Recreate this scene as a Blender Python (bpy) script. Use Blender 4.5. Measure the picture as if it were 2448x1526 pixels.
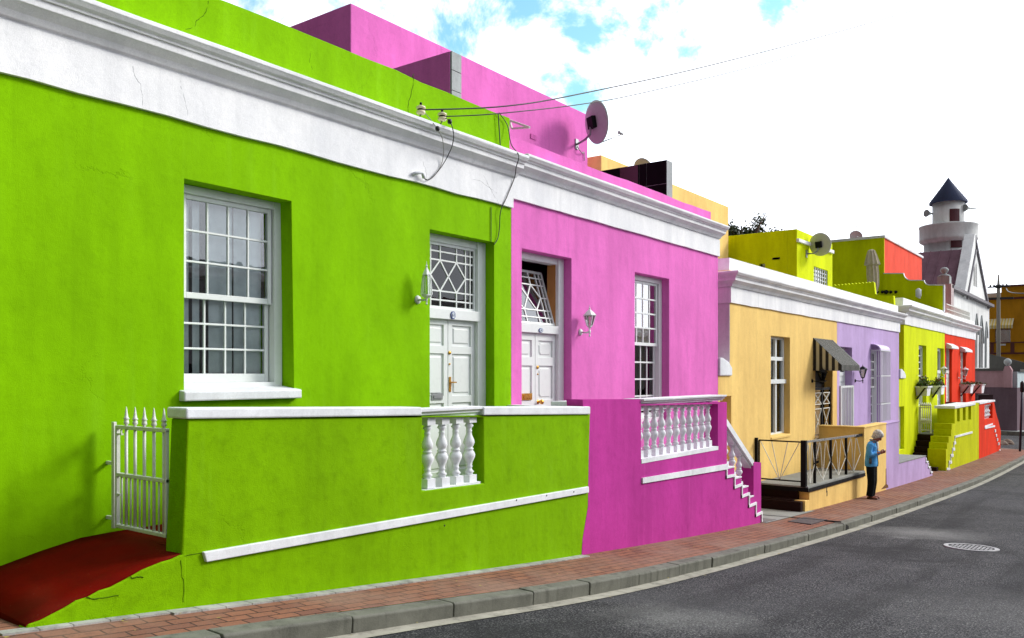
import bpy, bmesh, math, random
from math import sin, cos, pi, radians, sqrt
from mathutils import Vector, Matrix
from mathutils.geometry import tessellate_polygon
random.seed(7)
SC = 1.06                      # every mesh is drafted in survey units and brought to metres at the end
scene = bpy.context.scene
for o in list(bpy.data.objects): bpy.data.objects.remove(o)

# ------------------------------------------------------------------ camera, sky, sun, exposure
F = 2000.0; TH = math.atan(1496/2000.0); CT, ST = cos(TH), sin(TH); HOR = 895.0
cam = bpy.data.cameras.new('camera'); camo = bpy.data.objects.new('camera', cam)
scene.collection.objects.link(camo); scene.camera = camo
cam.sensor_width = 36; cam.lens = F/2448*36; cam.shift_y = (HOR-763)/2448
cam.clip_start = .05; cam.clip_end = 3000
camo.location = (0, 0, 0); camo.rotation_euler = (pi/2, 0, TH-pi/2)

SUN_DIR = Vector((1.25, -1.0, .92)).normalized()       # towards the sun
w = bpy.data.worlds.new('World'); scene.world = w; w.use_nodes = True
nt = w.node_tree; nt.nodes.clear()
def N(t, typ, **k):
    n = t.nodes.new(typ)
    for a, b in k.items(): setattr(n, a, b)
    return n
out = N(nt, 'ShaderNodeOutputWorld'); bg = N(nt, 'ShaderNodeBackground'); bg.inputs[1].default_value = .088
sky = N(nt, 'ShaderNodeTexSky', sky_type='NISHITA', sun_disc=False)
sky.sun_elevation = math.asin(SUN_DIR.z); sky.sun_rotation = math.atan2(SUN_DIR.x, SUN_DIR.y)
tc = N(nt, 'ShaderNodeTexCoord')
nz = N(nt, 'ShaderNodeTexNoise'); nz.inputs['Scale'].default_value = 5.5; nz.inputs['Detail'].default_value = 7; nz.inputs['Roughness'].default_value = .62; nz.inputs['Distortion'].default_value = .25
nt.links.new(tc.outputs['Generated'], nz.inputs['Vector'])
dp = N(nt, 'ShaderNodeVectorMath', operation='DOT_PRODUCT'); nt.links.new(tc.outputs['Generated'], dp.inputs[0])
dp.inputs[1].default_value = Vector((.70, .62, .42)).normalized()
mr = N(nt, 'ShaderNodeMapRange'); mr.inputs[1].default_value = .80; mr.inputs[2].default_value = 1.0; mr.inputs[3].default_value = .30; mr.inputs[4].default_value = -.040
nt.links.new(dp.outputs['Value'], mr.inputs[0])
ad = N(nt, 'ShaderNodeMath', operation='ADD'); nt.links.new(nz.outputs[0], ad.inputs[0]); nt.links.new(mr.outputs[0], ad.inputs[1])
cr = N(nt, 'ShaderNodeMapRange', interpolation_type='SMOOTHSTEP'); cr.inputs[1].default_value = .40; cr.inputs[2].default_value = .52
nt.links.new(ad.outputs[0], cr.inputs[0])
mx = N(nt, 'ShaderNodeMix', data_type='RGBA'); nt.links.new(cr.outputs[0], mx.inputs[0])
sc_ = N(nt, 'ShaderNodeMix', data_type='RGBA', blend_type='MULTIPLY'); sc_.inputs[0].default_value = 1
sc_.inputs[7].default_value = (2.5, 3.5, 2.95, 1); nt.links.new(sky.outputs[0], sc_.inputs[6])
dp2 = N(nt, 'ShaderNodeVectorMath', operation='DOT_PRODUCT'); nt.links.new(tc.outputs['Generated'], dp2.inputs[0]); dp2.inputs[1].default_value = Vector((1.0, -.30, .35)).normalized()
gl_ = N(nt, 'ShaderNodeMapRange', interpolation_type='SMOOTHSTEP'); gl_.inputs[1].default_value = -.55; gl_.inputs[2].default_value = .95; gl_.inputs[3].default_value = .03; gl_.inputs[4].default_value = 1.75
nt.links.new(dp2.outputs['Value'], gl_.inputs[0])
cl_ = N(nt, 'ShaderNodeVectorMath', operation='SCALE'); cl_.inputs[0].default_value = (13.0, 13.6, 14.8); nt.links.new(gl_.outputs[0], cl_.inputs['Scale'])
nt.links.new(sc_.outputs[2], mx.inputs[6]); nt.links.new(cl_.outputs[0], mx.inputs[7])
nt.links.new(mx.outputs[2], bg.inputs[0]); nt.links.new(bg.outputs[0], out.inputs[0])

sl = bpy.data.lights.new('sun', 'SUN'); sl.energy = 2.9; sl.angle = radians(15); sl.color = (1, .955, .88)
so = bpy.data.objects.new('sun', sl); scene.collection.objects.link(so)
so.rotation_euler = SUN_DIR.to_track_quat('Z', 'Y').to_euler()
vs = scene.view_settings; vs.view_transform = 'Standard'; vs.look = 'None'; vs.exposure = .05; vs.gamma = 1; vs.use_curve_mapping = False

# ------------------------------------------------------------------ survey helpers (photo pixel on a known vertical plane -> metres)
YF = 6.10      # house fronts
YP = 5.07      # porch fronts
YB = 8.85      # set-back upper storeys
def t_(px): return (px-1224)/F
def ratio(px): t = t_(px); return (CT+t*ST)/(ST-t*CT)
def X(px, Y=YF): return ratio(px)*Y
def Z(px, py, Y=YF): x = X(px, Y); return (HOR-py)/F*(x*CT+Y*ST)
def P(px, py, Y=YF): return (X(px, Y), Z(px, py, Y))
def PL(pts, Y=YF): return [P(a, b, Y) for a, b in pts]
def Yx(px, x): return x/ratio(px)
def Zx(px, py, x): y = x/ratio(px); return (HOR-py)/F*(x*CT+y*ST)
def QL(pts, x): return [(Yx(a, x), Zx(a, b, x)) for a, b in pts]

PROF = [(-60,.9),(-20,-.25),(-5,-.88),(0,-1.24),(2.38,-1.475),(4.44,-1.70),(8.1,-2.06),(13.7,-2.49),(22.6,-2.91),(30.7,-3.19),(43.8,-3.49),(60,-3.62),(400,-3.7)]
def hermite(tab, x):
    if x <= tab[0][0]: return tab[0][1]
    if x >= tab[-1][0]: return tab[-1][1]
    for i in range(len(tab)-1):
        if tab[i][0] <= x <= tab[i+1][0]: break
    def sl_(j):
        a, b = tab[max(j-1,0)], tab[min(j+1,len(tab)-1)]
        return (b[1]-a[1])/(b[0]-a[0])
    (x0,y0),(x1,y1) = tab[i], tab[i+1]; h = x1-x0; u = (x-x0)/h
    return (2*u**3-3*u*u+1)*y0+(u**3-2*u*u+u)*h*sl_(i)+(-2*u**3+3*u*u)*y1+(u**3-u*u)*h*sl_(i+1)
def gz(x): return hermite(PROF, x)
KP = [(-60,5.6),(-6,4.62),(0,4.5),(3.2,4.41),(4.4,4.34),(6.3,4.16),(8.5,4.1),(12.5,4.13),(16.3,4.06),(27.3,3.85),(32,3.8),(41,3.78),(60,3.6),(400,3.0)]
def yk(x): return hermite(KP, x)

# ------------------------------------------------------------------ object helpers
COL = scene.collection
BASE = {}
def tag(o, label=None, cat=None, group=None, kind=None):
    if label: o['label'] = label
    if cat: o['category'] = cat
    if group: o['group'] = group
    if kind: o['kind'] = kind
    return o
def thing(name, loc, label, cat, group=None):
    o = bpy.data.objects.new(name, None); o.empty_display_size = .2; COL.objects.link(o); o.location = loc
    BASE[o] = Vector(loc); return tag(o, label, cat, group)
class MB:
    def __init__(s): s.v = []; s.f = []; s.sm = []
    def add(s, vs, fs, smooth=False):
        n = len(s.v); s.v += [Vector(p) for p in vs]; s.f += [tuple(i+n for i in f) for f in fs]; s.sm += [smooth]*len(fs); return s
    def box(s, x0, x1, y0, y1, z0, z1):
        if x0 > x1: x0, x1 = x1, x0
        if y0 > y1: y0, y1 = y1, y0
        if z0 > z1: z0, z1 = z1, z0
        return s.add([(x0,y0,z0),(x1,y0,z0),(x1,y1,z0),(x0,y1,z0),(x0,y0,z1),(x1,y0,z1),(x1,y1,z1),(x0,y1,z1)],
                     [(0,3,2,1),(4,5,6,7),(0,1,5,4),(1,2,6,5),(2,3,7,6),(3,0,4,7)])
    def prism(s, outline, a, b, axis='y', holes=()):
        def area(p): return sum(p[i][0]*p[(i+1)%len(p)][1]-p[(i+1)%len(p)][0]*p[i][1] for i in range(len(p)))
        loops = [list(outline) if area(outline) > 0 else list(outline)[::-1]]
        for h in holes: loops.append(list(h) if area(h) < 0 else list(h)[::-1])
        flat = [p for l in loops for p in l]
        tris = tessellate_polygon([[Vector((p[0], p[1], 0)) for p in l] for l in loops])
        def mk(p, c):
            if axis == 'y': return (p[0], c, p[1])
            if axis == 'x': return (c, p[0], p[1])
            return (p[0], p[1], c)
        n = len(flat); vs = [mk(p, a) for p in flat]+[mk(p, b) for p in flat]
        fs = []
        for t in tris:
            if area([flat[i] for i in t]) < 0: t = t[::-1]
            fs.append(tuple(t)); fs.append(tuple(i+n for i in t[::-1]))
        k = 0
        for l in loops:
            m = len(l)
            for i in range(m): fs.append((k+i, k+i+n, k+(i+1)%m+n, k+(i+1)%m))
            k += m
        return s.add(vs, fs)
    def loft(s, rings, cap=True, smooth=True, closed=False):
        m = len(rings[0]); vs = [p for r in rings for p in r]; fs = []
        for j in range(len(rings)-1):
            for i in range(m): fs.append((j*m+i, j*m+(i+1)%m, (j+1)*m+(i+1)%m, (j+1)*m+i))
        s.add(vs, fs, smooth)
        if cap:
            n = len(s.v)-len(vs)
            s.f.append(tuple(n+i for i in range(m))[::-1]); s.sm.append(False)
            s.f.append(tuple(n+(len(rings)-1)*m+i for i in range(m))); s.sm.append(False)
        return s
    def tube(s, pts, r, seg=8, smooth=True):
        pts = [Vector(p) for p in pts]; rings = []
        up = None
        for i, p in enumerate(pts):
            d = (pts[min(i+1,len(pts)-1)]-pts[max(i-1,0)]).normalized()
            if up is None: up = d.orthogonal().normalized()
            else: up = (up-d*up.dot(d)).normalized()
            sd = d.cross(up); rr = r[i] if isinstance(r, (list, tuple)) else r
            rings.append([p+(up*cos(2*pi*k/seg)+sd*sin(2*pi*k/seg))*rr for k in range(seg)])
        return s.loft(rings, smooth=smooth)
    def bar(s, p, q, wdt, hgt=None):
        p, q = Vector(p), Vector(q); d = (q-p).normalized(); hgt = hgt or wdt
        a = Vector((0,0,1)) if abs(d.z) < .95 else Vector((0,1,0))
        u = d.cross(a).normalized(); v = u.cross(d).normalized()
        rings = [[c+u*sx*wdt/2+v*sy*hgt/2 for sx, sy in ((-1,-1),(1,-1),(1,1),(-1,1))] for c in (p, q)]
        return s.loft(rings, smooth=False)
    def lathe(s, prof, c, seg=20, ax=(0,0,1), smooth=True):
        ax = Vector(ax).normalized(); u = ax.orthogonal().normalized(); v = ax.cross(u); c = Vector(c)
        rings = [[c+ax*z+(u*cos(2*pi*k/seg)+v*sin(2*pi*k/seg))*max(r,.0005) for k in range(seg)] for r, z in prof]
        return s.loft(rings, smooth=smooth)
    def ball(s, c, r, seg=14, sc=(1,1,1)):
        rings = []
        for j in range(1, seg//2):
            a = pi*j/(seg//2)
            rings.append([Vector(c)+Vector((r*sc[0]*sin(a)*cos(2*pi*k/seg), r*sc[1]*sin(a)*sin(2*pi*k/seg), -r*sc[2]*cos(a))) for k in range(seg)])
        return s.loft(rings)
    def build(s, name, m, parent=None, bevel=0, seg=2, **tg):
        me = bpy.data.meshes.new(name)
        if parent is None:
            lo = [min(p[i] for p in s.v) for i in range(3)]; hi = [max(p[i] for p in s.v) for i in range(3)]
            base = Vector(((lo[0]+hi[0])/2, (lo[1]+hi[1])/2, lo[2]))
        else: base = BASE[parent]
        me.from_pydata([tuple(p-base) for p in s.v], [], s.f); me.update()
        bm = bmesh.new(); bm.from_mesh(me); bmesh.ops.recalc_face_normals(bm, faces=bm.faces); bm.to_mesh(me); bm.free()
        me.polygons.foreach_set('use_smooth', s.sm) if len(me.polygons) == len(s.sm) else None
        me.materials.append(m)
        o = bpy.data.objects.new(name, me); COL.objects.link(o)
        BASE[o] = base
        if parent is None: o.location = base
        else: o.parent = parent
        if bevel:
            b = o.modifiers.new('bevel', 'BEVEL'); b.width = bevel; b.segments = seg; b.limit_method = 'ANGLE'; b.angle_limit = radians(40)
            b.harden_normals = False
        return tag(o, **tg)
def kids(o): return [c for c in bpy.data.objects if c.parent == o]
def copy_tree(o, parent=None):
    c = o.copy(); COL.objects.link(c)
    if parent is not None: c.parent = parent
    for k in kids(o): copy_tree(k, c)
    return c

# ------------------------------------------------------------------ materials
def base_mat(name, rough=.8, spec=.3):
    m = bpy.data.materials.new(name); m.use_nodes = True; t = m.node_tree; b = t.nodes['Principled BSDF']
    b.inputs['Roughness'].default_value = rough; b.inputs['Specular IOR Level'].default_value = spec
    return m, t, b
def obj_noise(t, scale, detail=4, rough=.55, vec=None, dist=0):
    n = N(t, 'ShaderNodeTexNoise'); n.inputs['Scale'].default_value = scale; n.inputs['Detail'].default_value = detail; n.inputs['Roughness'].default_value = rough; n.inputs['Distortion'].default_value = dist
    if vec is None:
        tc = N(t, 'ShaderNodeTexCoord'); vec = tc.outputs['Object']
    t.links.new(vec, n.inputs['Vector']); return n
def rng(t, sock, a, b, c=0, d=1, smooth=False):
    m = N(t, 'ShaderNodeMapRange'); m.inputs[1].default_value = a; m.inputs[2].default_value = b; m.inputs[3].default_value = c; m.inputs[4].default_value = d
    if smooth: m.interpolation_type = 'SMOOTHSTEP'
    t.links.new(sock, m.inputs[0]); return m.outputs[0]
def mixc(t, fac, a, b):
    m = N(t, 'ShaderNodeMix', data_type='RGBA')
    for i, x in ((0, fac), (6, a), (7, b)):
        if hasattr(x, 'links'): t.links.new(x, m.inputs[i])
        elif i == 0: m.inputs[0].default_value = x
        else: m.inputs[i].default_value = (*x[:3], 1)
    return m.outputs[2]
def mth(t, op, a, b=0):
    m = N(t, 'ShaderNodeMath', operation=op)
    for i, x in ((0, a), (1, b)):
        if hasattr(x, 'links'): t.links.new(x, m.inputs[i])
        else: m.inputs[i].default_value = x
    return m.outputs[0]
def bump(t, b, h, strength=.3, dist=.01, prev=None):
    n = N(t, 'ShaderNodeBump'); n.inputs['Strength'].default_value = strength; n.inputs['Distance'].default_value = dist
    t.links.new(h, n.inputs['Height'])
    if prev is not None: t.links.new(prev.outputs[0], n.inputs['Normal'])
    t.links.new(n.outputs[0], b.inputs['Normal']); return n
def scl(c, k): return tuple(min(1, x*k) for x in c)
def plaster(name, col, grime=.25, crack=.5, bumpk=1.0, dirt=None):
    m, t, b = base_mat(name, .85, .06)
    tc = N(t, 'ShaderNodeTexCoord'); V = tc.outputs['Object']
    mp = N(t, 'ShaderNodeMapping'); mp.inputs['Scale'].default_value = (1, 1, .35); t.links.new(V, mp.inputs[0])
    n1 = obj_noise(t, 1.6, 5, .6, mp.outputs[0]); n2 = obj_noise(t, 9, 6, .65, V); n3 = obj_noise(t, 130, 3, .6, V)
    c = mixc(t, rng(t, n1.outputs[0], .3, .7), scl(col, .80), scl(col, 1.12))
    c = mixc(t, rng(t, n2.outputs[0], .5, .8, 0, grime), c, dirt or scl(col, .45))
    c = mixc(t, rng(t, n3.outputs[0], .35, .75, 0, .28), c, scl(col, .5)); n6 = obj_noise(t, 45, 4, .7, V); c = mixc(t, rng(t, n6.outputs[0], .4, .75, 0, .22), c, scl(col, .6))
    mps = N(t, 'ShaderNodeMapping'); mps.inputs['Scale'].default_value = (7, 7, .35); t.links.new(V, mps.inputs[0])
    sk = obj_noise(t, 1.0, 5, .6, mps.outputs[0]); gate_ = obj_noise(t, .8, 3, .5, V)
    c = mixc(t, mth(t, 'MULTIPLY', rng(t, sk.outputs[0], .52, .72, 0, .42), rng(t, gate_.outputs[0], .42, .6)), c, scl(col, .6))
    c = mixc(t, mth(t, 'MULTIPLY', rng(t, sk.outputs[0], .48, .30, 0, .3), rng(t, gate_.outputs[0], .55, .4)), c, tuple(min(1, x*1.12+.02) for x in col))
    pt_ = obj_noise(t, 2.7, 2, .4, V, 1.5); c = mixc(t, rng(t, pt_.outputs[0], .62, .635, 0, .10), c, scl(col, .75))
    # hairline cracks and rubbed spots that have their own places
    vd = N(t, 'ShaderNodeVectorMath', operation='MULTIPLY_ADD'); nn = obj_noise(t, 3, 5, .7, V)
    t.links.new(nn.outputs[1], vd.inputs[0]); vd.inputs[1].default_value = (.5, .5, .5); t.links.new(V, vd.inputs[2])
    vo = N(t, 'ShaderNodeTexVoronoi', feature='DISTANCE_TO_EDGE'); vo.inputs['Scale'].default_value = .75; t.links.new(vd.outputs[0], vo.inputs[0])
    msk = rng(t, obj_noise(t, .55, 2, .5, V).outputs[0], .56, .66, 0, crack)
    ck = mth(t, 'MULTIPLY', rng(t, vo.outputs[0], .0015, .006, 1, 0), msk)
    c = mixc(t, mth(t, 'MULTIPLY', ck, .55), c, scl(col, .4))
    t.links.new(c, b.inputs['Base Color'])
    p = bump(t, b, n3.outputs[0], .45*bumpk, .006)
    p = bump(t, b, n2.outputs[0], .4*bumpk, .012, p)
    lo = obj_noise(t, 2.2, 3, .5, V); p = bump(t, b, lo.outputs[0], .28*bumpk, .05, p)
    hh = mth(t, 'MULTIPLY', ck, -1); bump(t, b, hh, .6, .01, p)
    return m
def paint(name, col, rough=.45, grime=.25, spec=.4, metal=0, bk=.3):
    m, t, b = base_mat(name, rough, spec); b.inputs['Metallic'].default_value = metal
    n2 = obj_noise(t, 12, 5, .65); n3 = obj_noise(t, 70, 3)
    c = mixc(t, rng(t, n2.outputs[0], .5, .8, 0, grime), col, scl(col, .5))
    t.links.new(c, b.inputs['Base Color']); t.links.new(rng(t, n2.outputs[0], .3, .8, rough*.8, min(1, rough*1.3)), b.inputs['Roughness'])
    bump(t, b, n3.outputs[0], bk, .004); return m

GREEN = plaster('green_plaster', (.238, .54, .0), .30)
GREEN_SHADED = plaster('green_plaster_porch', (.212, .45, .0), .45, .3, 1.3)  # darker copy of the green; weaker light low down is in the colour
PINK = plaster('pink_plaster', (.80, .185, .56), .22, .3)
PINK_SHADED = plaster('magenta_plaster_porch', (.54, .05, .33), .25, .15, .8)  # pink deepened for the porch, its dimmer light put into the colour
YELLOW = plaster('yellow_plaster', (.94, .63, .215), .18, .3)
LILAC = plaster('lilac_plaster', (.55, .40, .68), .18, .3)
LIME = plaster('lime_plaster', (.70, .80, .002), .22, .3)
LIME_LOW = plaster('lime_plaster_porch', (.58, .62, .002), .45, .3)
RED = plaster('red_plaster', (.80, .045, .012), .2, .3)
CORAL = plaster('coral_plaster', (.85, .10, .06), .12, .2)
WHITE = plaster('white_plaster', (.92, .935, .97), .10, .12, .8, (.45, .45, .44))
COPING = plaster('white_coping', (.84, .86, .90), .3, .2, .7, (.35, .35, .33))
OFFWHITE = plaster('grey_white_plaster', (.76, .77, .76), .35, .3, .8)
OCHRE = plaster('ochre_plaster', (.55, .25, .015), .15, .2)
PURPLE = plaster('purple_grey_plaster', (.15, .105, .125), .3, .2)
ROSE = plaster('dusty_rose_plaster', (.42, .26, .28), .2, .2)
GREYW = plaster('dark_grey_plaster', (.10, .098, .09), .3, .2)
CEM = plaster('grey_cement', (.40, .43, .43), .4, .6)
WPAINT = paint('white_paint', (.72, .75, .74), .4, .18)
WOLD = paint('old_white_paint', (.70, .71, .66), .5, .5)
BLACKM = paint('black_metal', (.005, .005, .006), .5, .2, .12)
DARKM = paint('dark_metal', (.03, .03, .033), .6, .2, .12)
GREYM = paint('grey_metal', (.30, .31, .32), .4, .3, metal=.6)
STEEL = paint('steel', (.62, .62, .6), .3, .1, metal=.85)
BRASS = paint('brass', (.75, .42, .08), .28, .1, metal=.9)
RUBBER = paint('black_cable', (.015, .015, .015), .5, .1)
GCABLE = paint('grey_cable', (.25, .24, .22), .5, .1)
CREAM = paint('cream_porcelain', (.72, .62, .42), .25, .3)
DKWOOD = paint('dark_brown_wood', (.06, .028, .018), .45, .3)
ORWOOD = paint('orange_wood', (.45, .2, .05), .5, .3)
REDF = None
def redfloor():
    m, t, b = base_mat('red_floor_paint', .8, .02)
    n = obj_noise(t, 5, 6, .6); n3 = obj_noise(t, 90, 3, .6); n4 = obj_noise(t, 1.5, 3)
    c = mixc(t, rng(t, n.outputs[0], .4, .75), (.125, .004, .0015), (.085, .004, .002))
    c = mixc(t, rng(t, n4.outputs[0], .45, .75, 0, .5), c, (.12, .02, .010)); n7 = obj_noise(t, 22, 6, .7); c = mixc(t, rng(t, n7.outputs[0], .66, .74, 0, .6), c, (.20, .10, .07))
    t.links.new(c, b.inputs['Base Color']); p = bump(t, b, n3.outputs[0], .3, .004); bump(t, b, n.outputs[0], .3, .02, p); return m
REDF = redfloor()
STEPM = paint('dark_step_paint', (.016, .005, .004), .6, .4, .1)
FLOORG = plaster('grey_floor', (.30, .31, .29), .4, .3)
def glass(name, f0=1.55, tint=(.86, .9, .9), minr=0.0, rough=.01):
    m = bpy.data.materials.new(name); m.use_nodes = True; t = m.node_tree; t.nodes.clear()
    o = N(t, 'ShaderNodeOutputMaterial'); mix = N(t, 'ShaderNodeMixShader'); tr = N(t, 'ShaderNodeBsdfTransparent'); gl = N(t, 'ShaderNodeBsdfGlossy')
    tr.inputs[0].default_value = (*tint, 1); gl.inputs['Roughness'].default_value = rough
    fr = N(t, 'ShaderNodeFresnel'); fr.inputs[0].default_value = f0
    n = obj_noise(t, 2.5, 2); bn = N(t, 'ShaderNodeBump'); bn.inputs['Strength'].default_value = .05; bn.inputs['Distance'].default_value = .03
    t.links.new(n.outputs[0], bn.inputs['Height']); t.links.new(bn.outputs[0], gl.inputs['Normal'])
    fac = mth(t, 'MAXIMUM', fr.outputs[0], minr)
    t.links.new(fac, mix.inputs[0]); t.links.new(tr.outputs[0], mix.inputs[1]); t.links.new(gl.outputs[0], mix.inputs[2]); t.links.new(mix.outputs[0], o.inputs[0])
    return m
GLASS = glass('window_glass', 1.5, (.95, .97, .97), minr=.10)
GLASS_R = glass('reflective_window_glass', 1.9, (.7, .7, .65), .62)
GLASS_D = glass('dark_window_glass', 1.6, (.45, .47, .46), .07)
GLASS_T = glass('tilted_fanlight_glass', 1.6, (.5, .52, .5), .28)
def cloth(name, col):
    m, t, b = base_mat(name, .9, .1); n = obj_noise(t, 6, 4)
    t.links.new(mixc(t, rng(t, n.outputs[0], .3, .7), scl(col, .8), scl(col, 1.1)), b.inputs['Base Color']); 
    return m
NET = cloth('net_curtain', (.84, .95, .96)); CURT = cloth('beige_curtain', (.62, .60, .42)); 
def asphalt():
    m, t, b = base_mat('asphalt', .9, .12)
    tc = N(t, 'ShaderNodeTexCoord'); V = tc.outputs['Object']
    f = obj_noise(t, 120, 2, .7, V); g = obj_noise(t, 48, 3, .7, V); l = obj_noise(t, .45, 5, .6, V, .6); l2 = obj_noise(t, 2.2, 6, .65, V)
    c = mixc(t, rng(t, f.outputs[0], .42, .66), (.010, .010, .012), (.045, .045, .052))
    c = mixc(t, rng(t, g.outputs[0], .50, .60, 0, .8), c, (.10, .10, .106)); g2 = obj_noise(t, 70, 2, .5, V); c = mixc(t, rng(t, g2.outputs[0], .57, .66, 0, .9), c, (.26, .255, .25)); c = mixc(t, rng(t, g2.outputs[0], .42, .34, 0, .8), c, (.012, .012, .014))
    c = mixc(t, rng(t, l.outputs[0], .48, .68, 0, .45), c, (.085, .085, .09)); c = mixc(t, rng(t, l.outputs[0], .47, .33, 0, .6), c, (.018, .018, .02))
    c = mixc(t, rng(t, l2.outputs[0], .58, .75, 0, .35), c, (.15, .15, .15))
    mp = N(t, 'ShaderNodeMapping'); mp.inputs['Scale'].default_value = (.12, 1.3, 1); t.links.new(V, mp.inputs[0])
    st = obj_noise(t, 1.6, 3, .5, mp.outputs[0]); c = mixc(t, rng(t, st.outputs[0], .5, .66, 0, .5), c, (.022, .022, .024))
    # pale dust patches lying on the road
    for (cx, cy, r, k) in ((15.6, 2.9, 1.2, .8), (6.35, 3.05, .8, .6), (9.0, .6, 2.0, .3)):
        s = N(t, 'ShaderNodeVectorMath', operation='DISTANCE'); 
        wv = N(t, 'ShaderNodeVectorMath', operation='MULTIPLY_ADD'); t.links.new(l2.outputs[1], wv.inputs[0]); wv.inputs[1].default_value = (1.6, .8, 0); t.links.new(tc.outputs['Object'], wv.inputs[2])
        t.links.new(wv.outputs[0], s.inputs[0]); s.inputs[1].default_value = ((cx+.8)*SC, (cy+.4)*SC, (gz(cx)-.14)*SC)
        q = mth(t, 'MULTIPLY', rng(t, s.outputs['Value'], r*.15, r, k, 0), rng(t, g.outputs[0], .3, .7, .4, 1))
        c = mixc(t, q, c, (.24, .24, .235))
    vo = N(t, 'ShaderNodeTexVoronoi', feature='DISTANCE_TO_EDGE'); vo.inputs['Scale'].default_value = .22
    vd = N(t, 'ShaderNodeVectorMath', operation='MULTIPLY_ADD'); t.links.new(l2.outputs[1], vd.inputs[0]); vd.inputs[1].default_value = (1, 1, 1); t.links.new(V, vd.inputs[2]); t.links.new(vd.outputs[0], vo.inputs[0])
    c = mixc(t, rng(t, vo.outputs[0], .001, .004, .25, 0), c, (.02, .02, .02))
    t.links.new(c, b.inputs['Base Color']); bump(t, b, f.outputs[0], .7, .008); return m
ROADZ = 0
def brickmat():
    m, t, b = base_mat('paving_brick', .9, .1)
    tc = N(t, 'ShaderNodeTexCoord'); V = tc.outputs['Object']
    mp = N(t, 'ShaderNodeVectorMath', operation='MULTIPLY_ADD'); dn = obj_noise(t, 3.5, 3, .6, V); t.links.new(dn.outputs[1], mp.inputs[0]); mp.inputs[1].default_value = (.03, .022, 0); t.links.new(V, mp.inputs[2])
    br = N(t, 'ShaderNodeTexBrick'); t.links.new(mp.outputs[0], br.inputs[0])
    br.inputs['Scale'].default_value = 1; br.inputs['Brick Width'].default_value = .22; br.inputs['Row Height'].default_value = .108; br.inputs['Mortar Size'].default_value = .008; br.inputs['Mortar Smooth'].default_value = .3
    br.inputs['Color1'].default_value = (.27, .115, .07, 1); br.inputs['Color2'].default_value = (.18, .08, .06, 1); br.inputs['Mortar'].default_value = (.035, .022, .02, 1); br.inputs['Bias'].default_value = -.1
    l = obj_noise(t, 1.4, 5, .6, V); n = obj_noise(t, 14, 5, .65, V); f = obj_noise(t, 120, 2, .6, V)
    c = mixc(t, rng(t, l.outputs[0], .42, .68, 0, .7), br.outputs[0], (.27, .17, .13)); mo_ = obj_noise(t, 26, 3, .6, V); c = mixc(t, rng(t, mo_.outputs[0], .55, .7, 0, .5), c, (.12, .075, .065))
    c = mixc(t, rng(t, n.outputs[0], .52, .75, 0, .5), c, (.10, .06, .055))
    c = mixc(t, rng(t, f.outputs[0], .45, .8, 0, .35), c, (.32, .2, .15))
    t.links.new(c, b.inputs['Base Color'])
    p = bump(t, b, mth(t, 'MULTIPLY', br.outputs['Fac'], -1), .6, .008); bump(t, b, n.outputs[0], .3, .01, p); return m
BRICK = brickmat()
def concrete(name, col=(.26, .255, .22)):
    m, t, b = base_mat(name, .85, .25)
    n = obj_noise(t, 3, 6, .65); f = obj_noise(t, 110, 2, .6)
    tc = N(t, 'ShaderNodeTexCoord'); mp = N(t, 'ShaderNodeMapping'); mp.inputs['Scale'].default_value = (6, 6, .5); t.links.new(tc.outputs['Object'], mp.inputs[0])
    s = obj_noise(t, 1.5, 5, .6, mp.outputs[0])
    c = mixc(t, rng(t, n.outputs[0], .3, .7), scl(col, .7), scl(col, 1.25)); c = mixc(t, rng(t, s.outputs[0], .5, .72, 0, .7), c, scl(col, .25))
    c = mixc(t, rng(t, f.outputs[0], .4, .8, 0, .3), c, scl(col, 1.6))
    t.links.new(c, b.inputs['Base Color']); p = bump(t, b, f.outputs[0], .4, .005); bump(t, b, n.outputs[0], .4, .02, p); return m
KERBM = concrete('kerb_concrete', (.145, .145, .12)); GUTM = concrete('gutter_concrete', (.33, .315, .26)); EDGEM = concrete('pale_edge_stone', (.36, .36, .34))
ASPH = asphalt()

# ------------------------------------------------------------------ ground, road, pavement, kerb
def sheet(xs, rows, name, mat, kind='structure'):
    """rows(x) -> list of (y, z)"""
    mb = MB(); m = len(rows(xs[0])); vs = []; fs = []
    for x in xs: vs += [(x, y, z) for y, z in rows(x)]
    for i in range(len(xs)-1):
        for j in range(m-1): fs.append((i*m+j, (i+1)*m+j, (i+1)*m+j+1, i*m+j+1))
    mb.add(vs, fs, True); 
    me = bpy.data.meshes.new(name); me.from_pydata([tuple(v) for v in mb.v], [], mb.f); me.materials.append(mat)
    for p in me.polygons: p.use_smooth = True
    o = bpy.data.objects.new(name, me); COL.objects.link(o); return tag(o, kind=kind)
def frange(a, b, n): return [a+(b-a)*i/n for i in range(n+1)]
XS = frange(-40, -4, 24)+frange(-3.6, 50, 180)[0:]+frange(52, 120, 34)
sheet([-1500,-300,-60]+XS+[400, 1500], lambda x: [(-1500, gz(x)-.6), (-60, gz(x)-.6), (0, gz(x)-.55), (20, gz(x)-.55), (60, gz(x)-.3), (1500, gz(x)-.3)], 'ground', concrete('earth', (.17, .15, .12)))
KH = .13
GW = .155
def road_rows(x):
    y0 = yk(x)-GW; z0 = gz(x)-.03-KH
    return [(-30, z0+.05), (-6, z0+.05)]+[(y0-d, z0+.006+.07*(1-math.exp(-d/1.5))) for d in (6, 4, 3, 2, 1.2, .6, .2, -.02)]
sheet(XS, road_rows, 'road', ASPH)
sheet(XS, lambda x: [(yk(x)-GW, gz(x)-.03-KH+.012), (yk(x)-.06, gz(x)-.03-KH+.006), (yk(x)+.03, gz(x)-.03-KH+.01)], 'gutter', GUTM)
XE = 45.6        # pavement ends at the side street
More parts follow.
